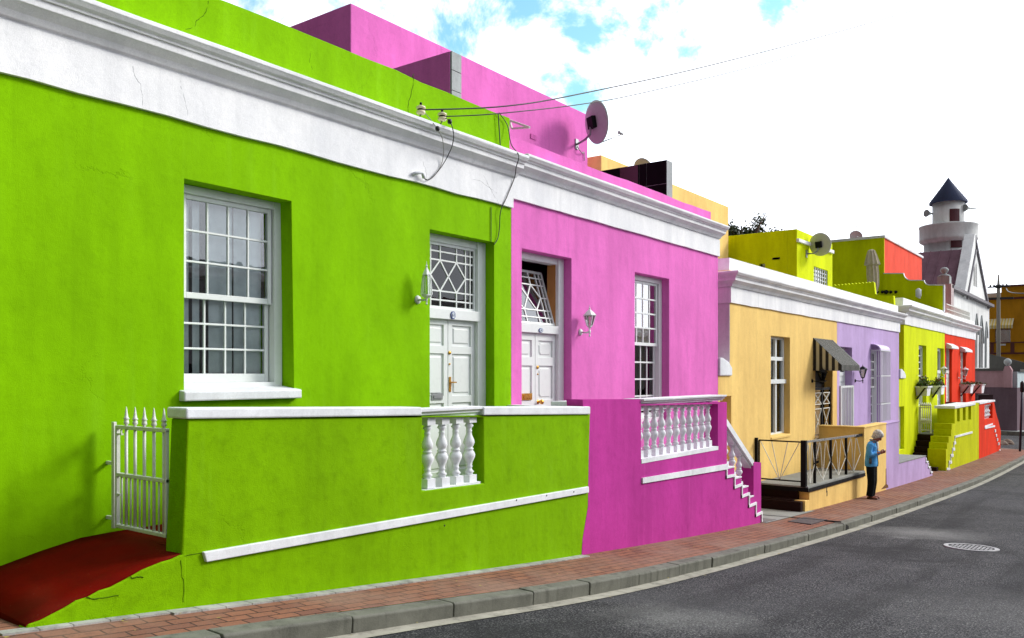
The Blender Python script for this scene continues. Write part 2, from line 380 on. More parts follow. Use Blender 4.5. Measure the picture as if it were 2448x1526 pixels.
pav = [x for x in XS if x < XE]+[XE]
sheet(pav, lambda x: [(yk(x)+.16, gz(x)-.028), (yk(x)+.4, gz(x)-.018), (YP, gz(x)), (6.6, gz(x)+.004)], 'pavement', BRICK)
# row of pale edge stones against the first porch
mb = MB()
x = 2.0
while x < 8.0:
    L = random.uniform(.18, .24); z = gz(x+L/2); k = (gz(x+L)-gz(x))/2
    wd = .105 if x > 2.9 else .07
    mb.add([(x+.006,YP-wd,z-k-.03),(x+L,YP-wd,z+k-.03),(x+L,YP+.02,z+k-.03),(x+.006,YP+.02,z-k-.03),(x+.006,YP-wd,z-k+.006),(x+L,YP-wd,z+k+.006),(x+L,YP+.02,z+k+.006),(x+.006,YP+.02,z-k+.006)],
           [(0,3,2,1),(4,5,6,7),(0,1,5,4),(1,2,6,5),(2,3,7,6),(3,0,4,7)]); x += L
mb.build('pavement_edge', EDGEM, kind='structure')
# kerb of separate stones
mb = MB(); x = -6.0
while x < XE:
    L = random.uniform(.84, .98) if x > 3 else 1.0; x1 = min(x+L-.012, XE); n = 3
    jz = random.uniform(-.006, .006); jy = random.uniform(-.008, .008)
    prof = [(0.012,-KH-.05),(0.0,-.012-.0),(.014,0),(.17,.004),(.17,-.2)]
    rings = []
    for k in range(n+1):
        xx = x+(x1-x)*k/n
        if abs(xx-15.15) < .05: pass
        rings.append([Vector((xx, yk(xx)+jy+a, gz(xx)-.03+jz+b)) for a, b in prof])
    mb.loft(rings, smooth=False); x += L
mb.build('kerb', KERBM, kind='structure', bevel=.008)
# side-street asphalt and crossing kerb
sheet([45.6, 50, 55, 58.9], lambda x: [(yk(x)+.1, gz(x)-.09), (7, gz(x)-.08), (14, gz(x)-.06)], 'side_street', ASPH)
mb = MB(); mb.box(45.6, 45.78, 3.7, 6.2, gz(45.6)-.25, gz(45.6)+.0); mb.box(58.6, 58.8, 2, 9, gz(58)-.3, gz(58)+.16); mb.build('side_kerb', KERBM, kind='structure', bevel=.01)
mb = MB(); mb.box(58.8, 60.4, -4, 9, gz(58)-.3, gz(58)+.14); mb.build('side_pavement', CEM, kind='structure')
# concrete forecourt between pink stair and yellow steps
sheet(frange(13.79, 16.4, 6), lambda x: [(4.98, gz(x)+.006), (6.2, gz(x)+.008)], 'forecourt', FLOORG)

# ------------------------------------------------------------------ builders for house parts
def cornice_prof(z0, z1, out=.22):
    h = z1-z0
    P_ = [(0, 0), (.018, .0), (.018, .10), (.05, .13), (.075, .28), (.13, .42), (.145, .44), (.15, .62), (.165, .63), (.17, .70), (.195, .74), (.215, .84), (.22, .86), (.22, .97), (.20, 1.0), (0, 1.0)]
    return [(a*out/.22, z0+b*h) for a, b in P_]
def cornice(parent, x0, x1, z0, z1, out=.22, left=False, left_depth=.5, y=YF):
    """straight moulding on the front; with left=True it mitres round the left corner"""
    pr = cornice_prof(z0, z1, out); mb = MB(); rings = []
    if left:
        rings.append([Vector((x0-a, y+left_depth, z)) for a, z in pr])
        rings.append([Vector((x0-a, y-a, z)) for a, z in pr])
    else: rings.append([Vector((x0, y-a, z)) for a, z in pr])
    n = max(2, int((x1-x0)/.8))
    for k in range(1, n+1):
        xx = x0+(x1-x0)*k/n; rings.append([Vector((xx, y-a, z+random.uniform(-.004,.004)*(0 if k == n else 1))) for a, z in pr])
    mb.loft(rings, smooth=False); return mb.build('cornice', WHITE, parent, bevel=.004)
def frieze(parent, x0, x1, z0, z1, left=False, y=YF, wob=.006, ld=.5):
    mb = MB(); n = int((x1-x0)/.35)+1
    xs = frange(x0, x1, n)
    pts = [(xx, z0+random.uniform(-wob, wob)) for xx in xs]+[(x1, z1), (x0, z1)]
    mb.prism(pts, y-.035, y+.02)
    if left: mb.box(x0-.035, x0, y-.035, y+ld, z0, z1)
    return mb.build('frieze', WHITE, parent, bevel=.006)
def parapet(parent, mat, x0, x1, z0, z1, y=YF, th=.22, back=3.0, wob=.012):
    mb = MB(); n = int((x1-x0)/.4)+1; xs = frange(x0, x1, n)
    pts = [(x0, z0), (x1, z0)]+[(xx, z1+random.uniform(-wob, wob)) for xx in xs[::-1]]
    mb.prism(pts, y+.01, y+th)
    return mb.build('parapet', mat, parent, bevel=.015)
def shell(parent, mat, x0, x1, z0, z1, yb, y=YF+.3, roofz=None):
    mb = MB(); e = .006
    mb.box(x0+e, x0+.2, y, yb, z0, z1); mb.box(x1-.2, x1-e, y, yb, z0, z1); mb.box(x0+e, x1-e, yb, yb+.2, z0, z1)
    mb.build('side_wall', mat, parent)
    mb = MB(); rz = roofz if roofz is not None else z1-.12
    mb.box(x0+.201, x1-.201, y, yb, rz-.15, rz); mb.build('roof', FLOORG, parent)
def front_wall(parent, mat, outline, holes, y=YF, th=.3, name='wall', bev=.008):
    mb = MB(); mb.prism(outline, y, y+th, holes=holes); return mb.build(name, mat, parent, bevel=bev)
def wavy(mb, x0, x1, y, z0, z1, amp=.012, wl=.09, n=40):
    vs = []; fs = []
    for i in range(n+1):
        xx = x0+(x1-x0)*i/n; yy = y+amp*(.6+.6*sin(xx*5.3+1))*sin(2*pi*xx/wl+2.6*sin(xx*6.1)+1.3*sin(xx*17))
        vs += [(xx, yy, z0), (xx, yy+amp*.5, z1), (xx, yy+.004, z0), (xx, yy+amp*.5+.004, z1)]
    for i in range(n):
        a = i*4; b_ = a+4
        fs += [(a, b_, b_+1, a+1), (a+2, a+3, b_+3, b_+2), (a+1, b_+1, b_+3, a+3), (a, a+2, b_+2, b_)]
    mb.add(vs, fs, True)
def sash(parent, x0, x1, z0, z1, y, cols, ru, rl, zm, mat=WPAINT, g_up=GLASS, g_lo=GLASS, fr=.085, label=None, mw=.018, curtain=NET, gaps=(), sill=None, blinds=False):
    mb = MB()
    st = fr
    mb.box(x0, x0+st, y, y+.14, z0, z1); mb.box(x1-st, x1, y, y+.14, z0, z1); mb.box(x0+st, x1-st, y+.002, y+.14, z1-st*.8, z1); mb.box(x0+st, x1-st, y-.01, y+.14, z0, z0+.06)
    a0, a1 = x0+st, x1-st
    # upper sash (outer plane), lower sash (set in)
    yu, yl = y+.03, y+.075
    top = z1-st*.8; bot = z0+.06
    def grid(xa, xb, za, zb, yy, c, r, rb):
        s = .04
        mb.box(xa, xa+s, yy, yy+.035, za, zb); mb.box(xb-s, xb, yy, yy+.035, za, zb)
        mb.box(xa+s, xb-s, yy+.001, yy+.034, zb-s, zb); mb.box(xa+s, xb-s, yy+.001, yy+.034, za, za+rb)
        for i in range(1, c): xx = xa+s+(xb-xa-2*s)*i/c; mb.box(xx-mw/2, xx+mw/2, yy+.006, yy+.03, za+rb, zb-s)
        for j in range(1, r): zz = za+rb+(zb-s-za-rb)*j/r; mb.box(xa+s, xb-s, yy+.004, yy+.028, zz-mw/2, zz+mw/2)
    grid(a0+.01, a1-.01, zm-.025, top, yu, cols, ru, .05)
    grid(a0+.01, a1-.01, bot, zm+.022, yl, cols, rl, .075)
    wd = mb.build('window', mat, parent, bevel=.003, seg=1)
    if label: wd['label'] = label
    g = MB(); g.box(a0+.05, a1-.05, yu+.016, yu+.02, zm, top-.02); g.build('glass', g_up, wd)
    g = MB(); g.box(a0+.05, a1-.05, yl+.016, yl+.02, bot+.05, zm); g.build('glass', g_lo, wd)
    if curtain is not None:
        c = MB(); last = x0+.02
        for (ga, gb) in list(gaps)+[(x1-.03, x1)]:
            if ga > last: wavy(c, last, ga, y+.13, z0-.1, z1+.05, .007, .16)
            last = gb
        c.build('curtain', curtain, wd)
        q = MB(); q.box(x0-.3, x1+.3, y+1.0, y+1.03, z0-.4, z1+.3); q.build('room_wall', DARKM, wd)  # added dark sheet standing in for the unlit room behind
    if blinds:
        c = MB()
        zz = z0
        while zz < z1: c.box(x0+.03, x1-.03, y+.2, y+.225, zz, zz+.028); zz += .06
        c.build('blind', ORWOOD if blinds is True else blinds, wd)
    if sill:
        sx0, sx1, sz0, sz1, so_, ym = sill
        s = MB(); s.prism([(YF-so_, sz0), (YF-so_, sz1-.012), (ym, sz1+.02), (ym, sz0)], sx0, sx1, axis='x'); s.build('sill', COPING, wd, bevel=.012)
    return wd
def panel_door(parent, x0, x1, z0, z1, y, mat, leaves=2, panels=None, label=None, split=None, octo=False):
    """door leaves with sunk, bevelled panels"""
    split = split if split is not None else (x0+x1)/2
    mb = MB(); edges = [(x0, split-.003), (split+.003, x1)] if leaves == 2 else [(x0, x1)]
    panels = panels or [(.42, .86), (.30, .40), (.04, .28)]
    for a, b in edges:
        s = .07 if leaves == 2 else .1
        hs = []
        for (pz0, pz1) in panels:
            hs.append([(a+s, z0+(z1-z0)*pz0), (b-s, z0+(z1-z0)*pz0), (b-s, z0+(z1-z0)*pz1), (a+s, z0+(z1-z0)*pz1)])
        mb.prism([(a, z0), (b, z0), (b, z1), (a, z1)], y, y+.045, holes=hs)
        mb.box(a+.02, b-.02, y+.02, y+.04, z0+.02, z1-.02)
        for h in hs:
            xa, xb, za, zb = h[0][0], h[1][0], h[0][1], h[2][1]; q = .028; 
            c = .03 if octo else 0
            o_ = [(xa+q+c, za+q), (xb-q-c, za+q), (xb-q, za+q+c), (xb-q, zb-q-c), (xb-q-c, zb-q), (xa+q+c, zb-q), (xa+q, zb-q-c), (xa+q, za+q+c)] if octo else [(xa+q, za+q), (xb-q, za+q), (xb-q, zb-q), (xa+q, zb-q)]
            i_ = [(px+(.012 if px < (xa+xb)/2 else -.012), pz+(.012 if pz < (za+zb)/2 else -.012)) for px, pz in o_]
            n = len(o_); vs = [(px, y+.021, pz) for px, pz in o_]+[(px, y+.007, pz) for px, pz in i_]
            mb.add(vs, [(k, (k+1) % n, n+(k+1) % n, n+k) for k in range(n)]+[tuple(range(n, 2*n))])
    d = mb.build('door', mat, parent, bevel=.003, seg=1)
    if label: d['label'] = label
    return d
BAL = [(.036,.0),(.036,.03),(.05,.06),(.03,.10),(.028,.14),(.036,.16),(.028,.18),(.034,.24),(.058,.34),(.060,.39),(.05,.44),(.036,.475),(.046,.49),(.046,.51),(.036,.525),(.05,.56),(.060,.61),(.058,.66),(.034,.76),(.028,.82),(.036,.84),(.028,.86),(.03,.90),(.05,.94),(.036,.97),(.036,1.0)]
def baluster(parent, x, y, z0, z1, w_=.055, k=1.0, sk=.14, seg=18):
    mb = MB(); h = z1-z0; b = h*sk*.95; tp = h*sk*.8
    mb.box(x-w_, x+w_, y-w_, y+w_, z0, z0+b); mb.box(x-w_, x+w_, y-w_, y+w_, z1-tp, z1)
    mb.lathe([(r*k*(.9 if u>.5 else 1.0), z0+b+(h-b-tp)*u) for r, u in BAL], (x, y, 0), seg)
    return mb.build('baluster', COPING, parent)
def zigzag(mb, pts, y0, y1, w_=.02):
    for (a, b), (c, d) in zip(pts[:-1], pts[1:]):
        if abs(a-c) < .004: mb.box(a-w_, a+w_, y0, y1, min(b, d)-w_, max(b, d)+w_)
        else:
            mb.prism([(min(a,c)-w_, (b if a < c else d)-w_), (max(a,c)+w_, (d if a < c else b)-w_), (max(a,c)+w_, (d if a < c else b)+w_*1.6), (min(a,c)-w_, (b if a < c else d)+w_*1.6)], y0-.001, y1)

# house grid along the street
XG0, XG1, XPk1 = -4.0, 8.14, 14.40
XY0, XYL, XL1 = X(1745), X(2001), X(2149)
XLi0, XLR, XR1 = X(2161), X(2258.4), X(2331)

# ================================================================== GREEN HOUSE
gh = thing('terraced_house', ((XG0+XG1)/2, YF, -2.2), 'bright green house with tall multi pane window and red ramp, nearest in the row', 'house')
wx0, wx1, wz0, wz1 = 3.783, 4.84, -.13, 1.558
dx0, dx1, dz0, dz1 = 6.68, 7.80, -1.185, 1.56
front_wall(gh, GREEN, [(XG0, -2.4), (XG1-.002, -2.4), (XG1-.002, 2.62), (XG0, 2.62)],
    [[(wx0, wz0), (wx1+.03, wz0), (wx1, wz1), (wx0, wz1+.005)], [(dx0, dz0), (dx1+.01, dz0), (dx1, dz1), (dx0, dz1)]])
shell(gh, GREEN, XG0, XG1, -2.4, 3.0, 12, roofz=2.7)
frieze(gh, XG0, XG1, 2.015, 2.37, wob=.008); cornice(gh, XG0, XG1+.05, 2.36, 2.635, .235)
parapet(gh, GREEN, XG0, XG1-.02, 2.63, 3.12, wob=.016)
sash(gh, wx0, wx1+.02, wz0, wz1, YF+.155, 4, 3, 3, .655, g_up=GLASS, g_lo=GLASS, label='tall white sash window with twenty four panes and net curtains',
     gaps=((4.00, 4.035), (4.10, 4.19), (4.42, 4.44), (4.73, 4.80)), sill=(3.74, 4.90, -.215, -.125, .075, YF+.16))
# door with transom
yd = YF+.15
mb = MB(); mb.box(dx0, 6.715, yd-.005, yd+.12, dz0, dz1); mb.box(7.66, dx1+.01, yd-.02, yd+.12, dz0, dz1); mb.box(6.715, 7.66, yd, yd+.12, 1.475, dz1); mb.box(6.715, 7.70, yd-.03, yd+.12, .62, .735)
fr_ = mb.build('door_frame', WPAINT, gh, bevel=.004)
def transom(parent, cx, y, z0, z1, tilt=0, hw=.47):
    mb = MB(); W = hw; m = .009
    H = z1-z0
    mb.box(cx-W, cx-W+.03, y, y+.04, z0, z1); mb.box(cx+W-.03, cx+W, y, y+.04, z0, z1); mb.box(cx-W+.03, cx+W-.03, y, y+.04, z0, z0+.03); mb.box(cx-W+.03, cx+W-.03, y, y+.04, z1-.03, z1)
    zs = [z0+H*k for k in (.135, .27, .74, .87)]
    for z in zs: mb.box(cx-W+.03, cx+W-.03, y+.008, y+.032, z-m, z+m)
    for q in (.30, .385):
        for s_ in (-1, 1): mb.box(cx+s_*q-m, cx+s_*q+m, y+.006, y+.034, z0+.03, z1-.03)
    for s_ in (-1, 1):
        mb.box(cx+s_*.14-m, cx+s_*.14+m, y+.006, y+.034, z0+.03, zs[1]); mb.box(cx+s_*.14-m, cx+s_*.14+m, y+.006, y+.034, zs[2], z1-.03)
        zc = (zs[1]+zs[2])/2
        mb.box(min(cx+s_*.30, cx+s_*(W-.03)), max(cx+s_*.30, cx+s_*(W-.03)), y+.008, y+.032, zc-m, zc+m)
        for za in (zs[1], zs[2]):
            mb.bar((cx, y+.018, zc), (cx+s_*.14, y+.018, za), .019, .02); mb.bar((cx+s_*.30, y+.0185, zc), (cx+s_*.14, y+.0185, za), .019, .02)
    g = MB(); g.box(cx-W+.02, cx+W-.02, y+.018, y+.022, z0+.02, z1-.02)
    if tilt:
        R = Matrix.Translation((0, y+.02, z0)) @ Matrix.Rotation(-tilt, 4, 'X') @ Matrix.Translation((0, -y-.02, -z0))
        mb.v = [R@v for v in mb.v]; g.v = [R@v for v in g.v]
    w_ = mb.build('transom_window', WPAINT, parent, bevel=.002, seg=1)
    g.build('glass', GLASS_T if tilt else GLASS_D, w_)
    return w_
transom(gh, 7.188, yd+.02, .735, 1.475)
dr = panel_door(gh, 6.715, 7.66, dz0, .62, yd+.03, WPAINT, 2, [(.865, .975) if False else (.82, .955), (.535, .775), (.30, .485) if False else (.46, .50)] if False else [(.835, .965), (.52, .785), (.05, .475)], 'white double front door with sunk panels', split=7.18)
mb = MB(); mb.box(7.195, 7.225, yd+.02, yd+.032, -.20, -.03); mb.box(7.20, 7.30, yd+.0, yd+.012, -.10, -.085); mb.box(7.20, 7.212, yd+.005, yd+.03, -.10, -.085); mb.build('handle', BRASS, dr)
mb = MB(); mb.lathe([(.022, 0), (.02, .012), (.008, .016)], (7.205, yd+.03, .245), 14, (0,-1,0)); mb.build('lock', BRASS, dr); mb = MB(); mb.lathe([(.012, 0), (.01, .01), (.004, .012)], (7.205, yd+.03, .115), 12, (0,-1,0)); mb.build('lock', BRASS, dr)
mb = MB(); mb.box(6.90, 7.08, yd+.018, yd+.03, -.285, -.215); mb.box(6.925, 7.055, yd+.012, yd+.02, -.27, -.235); mb.build('letter_plate', GREYM, dr)
# porch wall (painted green), opening with four balusters
cop_l = P(441, 1003, YP)
op = PL([(1010, 998), (1009, 1174), (1157, 1156), (1156, 998)], YP)
outl = PL([(449, 1002), (441, 1200), (435, 1326), (439, 1452)], YP)
L0 = outl[0][0]
pts = [outl[0], outl[1], outl[2], outl[3], (2.95, -1.75), (5, -2.0), (8.1, -2.3), P(1390, 1338, YP), P(1393, 1290, YP), P(1406, 1212, YP), P(1408, 1100, YP), P(1411, 990, YP)]
pts[4] = (3.4, -1.85)
front_wall(gh, GREEN_SHADED, pts, [[(a, b) for a, b in op]], YP, .2, 'porch_wall', .02)
pw = [o for o in kids(gh) if o.name.startswith('porch_wall')][0]
def coping_prism(parent, x0, zt0, zb0, x1, zt1, zb1, y0, y1, mat=COPING, nm='coping'):
    mb = MB(); mb.prism([(x0, zb0), (x1, zb1), (x1, zt1), (x0, zt0)], y0, y1); return mb.build(nm, mat, parent, bevel=.012)
def zc(px, py): return Z(px, py, YP-.025)
x_a, x_b, x_c = X(446, YP-.025), X(1009, YP-.025), X(1157, YP-.025)
coping_prism(pw, x_a, zc(446, 975.4), zc(446, 1002), x_b, zc(1009, 973.5), zc(1009, 994), YP-.025, YP+.215)
coping_prism(pw, x_c, zc(1157, 973), zc(1157, 993), X(1412, YP-.025), zc(1412, 972), zc(1412, 991), YP-.025, YP+.215)
zr1, zr0 = Z(1080, 974.5, YP), Z(1080, 997, YP)
mb = MB(); mb.prism([(YP+.04, zr0), (YP+.04, zr0+.02), (YP+.015, zr0+.03), (YP+.015, zr0+.045), (YP-.01, zr0+.06), (YP-.01, zr1), (YP+.21, zr1), (YP+.21, zr0)], x_b+.002, x_c-.002, axis='x'); mb.build('balustrade_rail', COPING, pw, bevel=.004)
for i in range(4): baluster(pw, 5.615+.197*i, 5.16, -1.03-.008*i, zr0+.004, .053)
mb = MB(); mb.box(x_b+.01, x_c-.01, YP+.01, YP+.19, -1.075, -1.034); mb.build('opening_ledge', COPING, pw)
mb = MB(); mb.prism(PL([(486.5, 1320.5), (493, 1344), (1407, 1178), (1407, 1163.4)], YP-.02), YP-.028, YP+.01); mb.build('trim_band', COPING, pw, bevel=.006)
mb = MB()
for px, py in ((1063, 1257), (1307, 1185), (1372, 1176), (1235, 1196)):
    a = P(px, py, YP-.03); mb = MB(); mb.lathe([(.009, 0), (.008, .006), (.003, .008)], (a[0], YP-.026, a[1]), 8, (0,-1,0)); mb.build('nail', DARKM, pw)
# porch floor, ramp, plinth
mb = MB(); mb.box(3.2, 8.1, YP+.2, YF, -2.2, -1.182); mb.build('porch_floor', REDF, gh)
mb = MB(); mb.box(8.08, 8.22, YP+.2, YF, -2.0, -.40); mb.box(8.06, 8.26, YP+.2, YF-.002, -.40, -.372); mb.build('dividing_wall', COPING, gh)
# ramp surface: lofted between facade edge and outer edge
fac = [(2.16, -1.385), (2.43, -1.285), (2.70, -1.225), (2.97, -1.178), (3.2, -1.170), (3.6, -1.170)]
outr = [(2.16, -1.43), (2.35, -1.375), (2.55, -1.325), (2.78, -1.262), (3.0, -1.215), (3.15, -1.185)]
R_ = []
for (xa, za), (xb, zb) in zip(fac, outr): R_.append([Vector((xa+(xb-xa)*k/6, YF+.0+(YP+.012-YF)*k/6, za+(zb-za)*k/6+.004*sin(pi*k/6))) for k in range(7)])
vs = [p for r in R_ for p in r]; m = 7; fs = [(i*m+j, (i+1)*m+j, (i+1)*m+j+1, i*m+j+1) for i in range(len(R_)-1) for j in range(m-1)]
nv = len(vs); vs2 = vs+[Vector((p.x, p.y, -2.0)) for p in vs]
bd = [(0*m+j) for j in range(m)]+[i*m+m-1 for i in range(1, len(R_))]+[(len(R_)-1)*m+j for j in range(m-2, -1, -1)]+[i*m for i in range(len(R_)-2, 0, -1)]
fs2 = fs+[(bd[k], bd[(k+1) % len(bd)], bd[(k+1) % len(bd)]+nv, bd[k]+nv) for k in range(len(bd))]
mb = MB(); mb.add(vs2, fs2, False); mb.sm = [i < len(fs) for i in range(len(fs2))]; rp = mb.build('ramp', REDF, gh)
mb = MB(); jag = [(2.13, -1.49)]
import itertools
for i in range(15):
    u = i/14; xx = 2.17+(3.12-2.17)*u
    zz = hermite([(a, b) for a, b in outr], xx)
    jag.append((xx, zz+random.uniform(-.016, .006)))
jag += [(3.16, -1.2), (3.16, -1.9), (2.13, -1.9)]
mb.prism(jag, YP-.012+.01, YP+.10); mb.build('ramp_plinth', GREEN_SHADED, gh, bevel=.01)

# crumbled mortar line where the parapet meets the cornice, and cracks in the plaster
mb = MB(); n = 170; xs9 = frange(XG0, XG1, n); rnd9 = random.Random(4)
mb.prism([(XG0, 2.60), (XG1, 2.60)]+[(xx, 2.635+max(0, rnd9.gauss(.012, .012))) for xx in xs9[::-1]], YF-.012, YF+.008); mb.build('mortar_edge', WHITE, gh)
CRK = paint('crack_dark_green', (.05, .11, .004), .9, .1, .05); CRW = paint('crack_grey', (.30, .30, .32), .9, .1, .05)
def crack(parent, pts, Y_, mat, r_=.0035, seed=1):
    rn = random.Random(seed); q = []
    for (a_, b_), (c_, d_) in zip(pts[:-1], pts[1:]):
        for k in range(4):
            u = k/4; p = P(a_+(c_-a_)*u+rn.uniform(-1.3, 1.3), b_+(d_-b_)*u+rn.uniform(-1, 1), Y_); q.append((p[0], Y_, p[1]))
    p = P(*pts[-1], Y_); q.append((p[0], Y_, p[1]))
    mb = MB(); mb.tube(q, [r_*rn.uniform(.5, 1.2) for _ in q], 5, False); return mb.build('plaster_crack', mat, parent)
crack(gh, [(498, 2), (494, 24), (486, 38), (470, 50), (466, 66), (440, 72)], YF+.012, CRK, .0035, 1)
crack(gh, [(988, 176), (987, 205), (980, 232), (975, 256), (976, 272)], YF+.012, CRK, .0045, 2)
crack(gh, [(742, 126), (740, 150), (747, 170)], YF+.012, CRK, .003, 3)
crack(gh, [(318, 160), (321, 182), (335, 200), (340, 230), (341, 262)], YF-.034, CRW, .0022, 4)
crack(gh, [(430, 192), (434, 214), (445, 250), (449, 278)], YF-.034, CRW, .0018, 5)
crack(gh, [(1010, 385), (1018, 405), (1020, 430)], YF-.034, CRW, .0022, 6)
crack(gh, [(1155, 420), (1170, 445), (1182, 470), (1192, 488)], YF-.034, CRW, .0025, 7)
crack(gh, [(1130, 428), (1150, 434), (1172, 450), (1188, 462)], YF-.034, CRW, .0022, 8)
crack(gh, [(440, 1330), (460, 1326), (484, 1322)], YP-.001, CRK, .003, 9)
crack(gh, [(432, 1340), (434, 1372), (440, 1400), (438, 1440)], YP-.003, CRK, .0022, 10)
crack(gh, [(310, 1378), (318, 1383), (330, 1379), (342, 1381)], YP-.004, CRK, .004, 11)
crack(gh, [(205, 1428), (225, 1432), (255, 1428), (283, 1424)], YP-.004, CRK, .0035, 12)

# ================================================================== PINK HOUSE
ph = thing('terraced_house', ((XG1+XPk1)/2, YF, -2.6), 'pink house with white cornice and magenta porch wall of white balusters, second in the row', 'house')
qx0, qx1, qz0, qz1 = 8.36, 9.49, -1.2, 1.556
vx0, vx1, vz0, vz1 = 11.265, 12.42, -.75, 1.546
front_wall(ph, PINK, [(XG1, -2.8), (XPk1, -2.8), (XPk1, 2.66), (XG1, 2.66)],
    [[(qx0, qz0), (qx1, qz0), (qx1, qz1), (qx0, qz1)], [(vx0, vz0), (vx1, vz0), (vx1, vz1), (vx0, vz1)]])
shell(ph, PINK, XG1, XPk1, -2.8, 2.95, 12, roofz=2.66)
frieze(ph, XG1+.0, XPk1, 2.135, 2.43, wob=.003); cornice(ph, XG1+.05, XPk1, 2.42, 2.665, .225)
parapet(ph, PINK, XG1+.02, XPk1-.02, 2.66, 2.95, y=YF+.12, wob=.01)
# door frame open transom
yd2 = YF+.14
mb = MB(); mb.box(qx0, 8.41, yd2-.005, yd2+.14, qz0, qz1); mb.box(9.36, qx1, yd2-.02, yd2+.14, qz0, qz1); mb.box(8.41, 9.36, yd2, yd2+.14, 1.47, qz1); mb.box(8.41, 9.37, yd2-.02, yd2+.14, .535, .64)
mb.build('door_frame', WPAINT, ph, bevel=.004)
transom(ph, 8.885, yd2+.03, .645, 1.41, tilt=radians(17))
mb = MB(); mb.box(9.352, 9.36, yd2+.03, yd2+.16, .65, 1.47); mb.build('wood_lining', ORWOOD, ph)
dr = panel_door(ph, 8.41, 9.36, qz0, .535, yd2+.03, WPAINT, 2, [(.82, .945), (.50, .755), (.05, .44)], 'white panelled front door with gold letter plate', split=8.885, octo=True)
mb = MB(); mb.lathe([(.012, 0), (.012, .03), (.03, .045), (.034, .06), (.025, .078), (.004, .085)], (8.95, yd2+.03, -.36), 16, (0,-1,0)); mb.lathe([(.03, 0), (.028, .006), (.01, .008)], (8.95, yd2+.03, -.36), 16, (0,-1,0)); mb.build('handle', BRASS, dr)
mb = MB(); mb.lathe([(.024, 0), (.022, .01), (.008, .014)], (8.935, yd2+.03, .09), 12, (0,-1,0)); mb.build('lock', BRASS, dr); mb = MB(); mb.lathe([(.012, 0), (.01, .01), (.004, .012)], (8.94, yd2+.03, 0), 10, (0,-1,0)); mb.build('lock', BRASS, dr)
mb = MB(); mb.box(8.58, 8.80, yd2+.016, yd2+.03, -.33, -.245); mb.box(8.605, 8.775, yd2+.008, yd2+.018, -.31, -.265); mb.build('letter_plate', BRASS, dr)
sash(ph, vx0, vx1, vz0, vz1, YF+.13, 4, 4, 4, .475, g_up=GLASS_R, g_lo=GLASS_D, fr=.10, label='narrow looking white sash window reflecting the sky, brown blinds behind', curtain=None, blinds=True, mw=.026)
# porch wall
opx = PL([(1533, 970), (1533, 1099), (1717, 1071), (1717, 966)], YP)
xs_ = [X(p, YP) for p in (1738, 1756, 1772.6, 1789, 1802)]
zs_ = [Z(1747, 1119.5, YP), Z(1764, 1144, YP), Z(1781, 1166, YP), Z(1796, 1189, YP)]
xpost1 = X(1820, YP)
zt = -.30
pts = [P(1393, 955.5, YP), P(1408, 1100, YP), P(1406.5, 1212, YP), P(1393.5, 1290, YP), P(1390.5, 1345, YP), (8.15, -2.35), (13.0, -2.9), (xpost1, -2.9), (xpost1, Z(1820, 1106, YP)), (xs_[4], Z(1802, 1107, YP)), (xs_[4], zs_[3])]
for i in (3, 2, 1, 0):
    pts += [(xs_[i+1], zs_[i]), (xs_[i], zs_[i])] if i < 3 else [(xs_[i], zs_[i])]
q = []
for p in pts:
    if not q or abs(p[0]-q[-1][0])+abs(p[1]-q[-1][1]) > .003: q.append(p)
pts = q+[(xs_[0], Z(1738, 961.5, YP)), P(1717, 962, YP), P(1533, 967, YP), P(1531, 955.2, YP)]
front_wall(ph, PINK_SHADED, pts, [opx], YP+.003, .22, 'porch_wall', 0)
pw = [o for o in kids(ph) if o.name.startswith('porch_wall')][0]
zr = Z(1620, 952.8, YP); zb_ = Z(1533, 970, YP)
mb = MB(); zz = zb_
mb.prism([(YP+.03, zz), (YP+.03, zz+.02), (YP+.0, zz+.03), (YP+.0, zz+.045), (YP-.035, zz+.06), (YP-.04, zz+.085), (YP+.26, zz+.085), (YP+.26, zz)], X(1533, YP)+.003, X(1732, YP), axis='x'); mb.build('balustrade_rail', COPING, pw, bevel=.004)
for i in range(-1, 10): baluster(pw, 9.875+.2175*i, YP+.11, -1.085, zz+.004, .05)
mb = MB(); mb.box(opx[0][0]+.004, opx[2][0]-.004, YP-.004, YP+.215, -1.14, -1.085); mb.build('opening_ledge', COPING, pw)
mb = MB(); mb.prism(PL([(1534, 1143), (1534, 1156), (1738, 1122), (1738, 1109)], YP), YP-.018, YP+.02)
steps_px = [(1736, 1115), (1736, 1141), (1755, 1137), (1755, 1166), (1772.5, 1159), (1772.5, 1188), (1789.5, 1181), (1789.5, 1211), (1806, 1204), (1806, 1233), (1820, 1226), (1820, 1246)]
zp = [P(a, b, YP) for a, b in steps_px]; zz2 = [zp[0]]
for a in zp[1:]:
    zz2.append(a)
zigzag(mb, zz2, YP-.0185, YP+.02, .016); mb.build('stepped_trim', COPING, pw)
mb = MB()
for i in range(4):
    mb = MB(); mb.box(xs_[i]+.004, xs_[i+1]-.003, YP-.006, YP+.23, zs_[i], zs_[i]+.02); mb.build('tread', COPING, pw)
for i in range(3):
    xm = (xs_[i]+xs_[i+1])/2+.02; f_ = [0.33, .33, .33][i]
    u = (xm-X(1734, YP))/(X(1803, YP)-X(1734, YP)); za = Z(1734, 1003, YP)+(Z(1803, 1112, YP)-Z(1734, 1003, YP))*u
    baluster(pw, xm, YP+.11, zs_[i]+.018, za-.02, .05, .95)
mb = MB(); a = P(1733, 1000, YP); b = P(1803, 1108, YP); mb.bar((a[0], YP+.11, a[1]), (b[0], YP+.11, b[1]), .2, .09); mb.bar((a[0], YP+.11, a[1]-.06), (b[0], YP+.11, b[1]-.06), .13, .06); mb.build('handrail', COPING, pw)
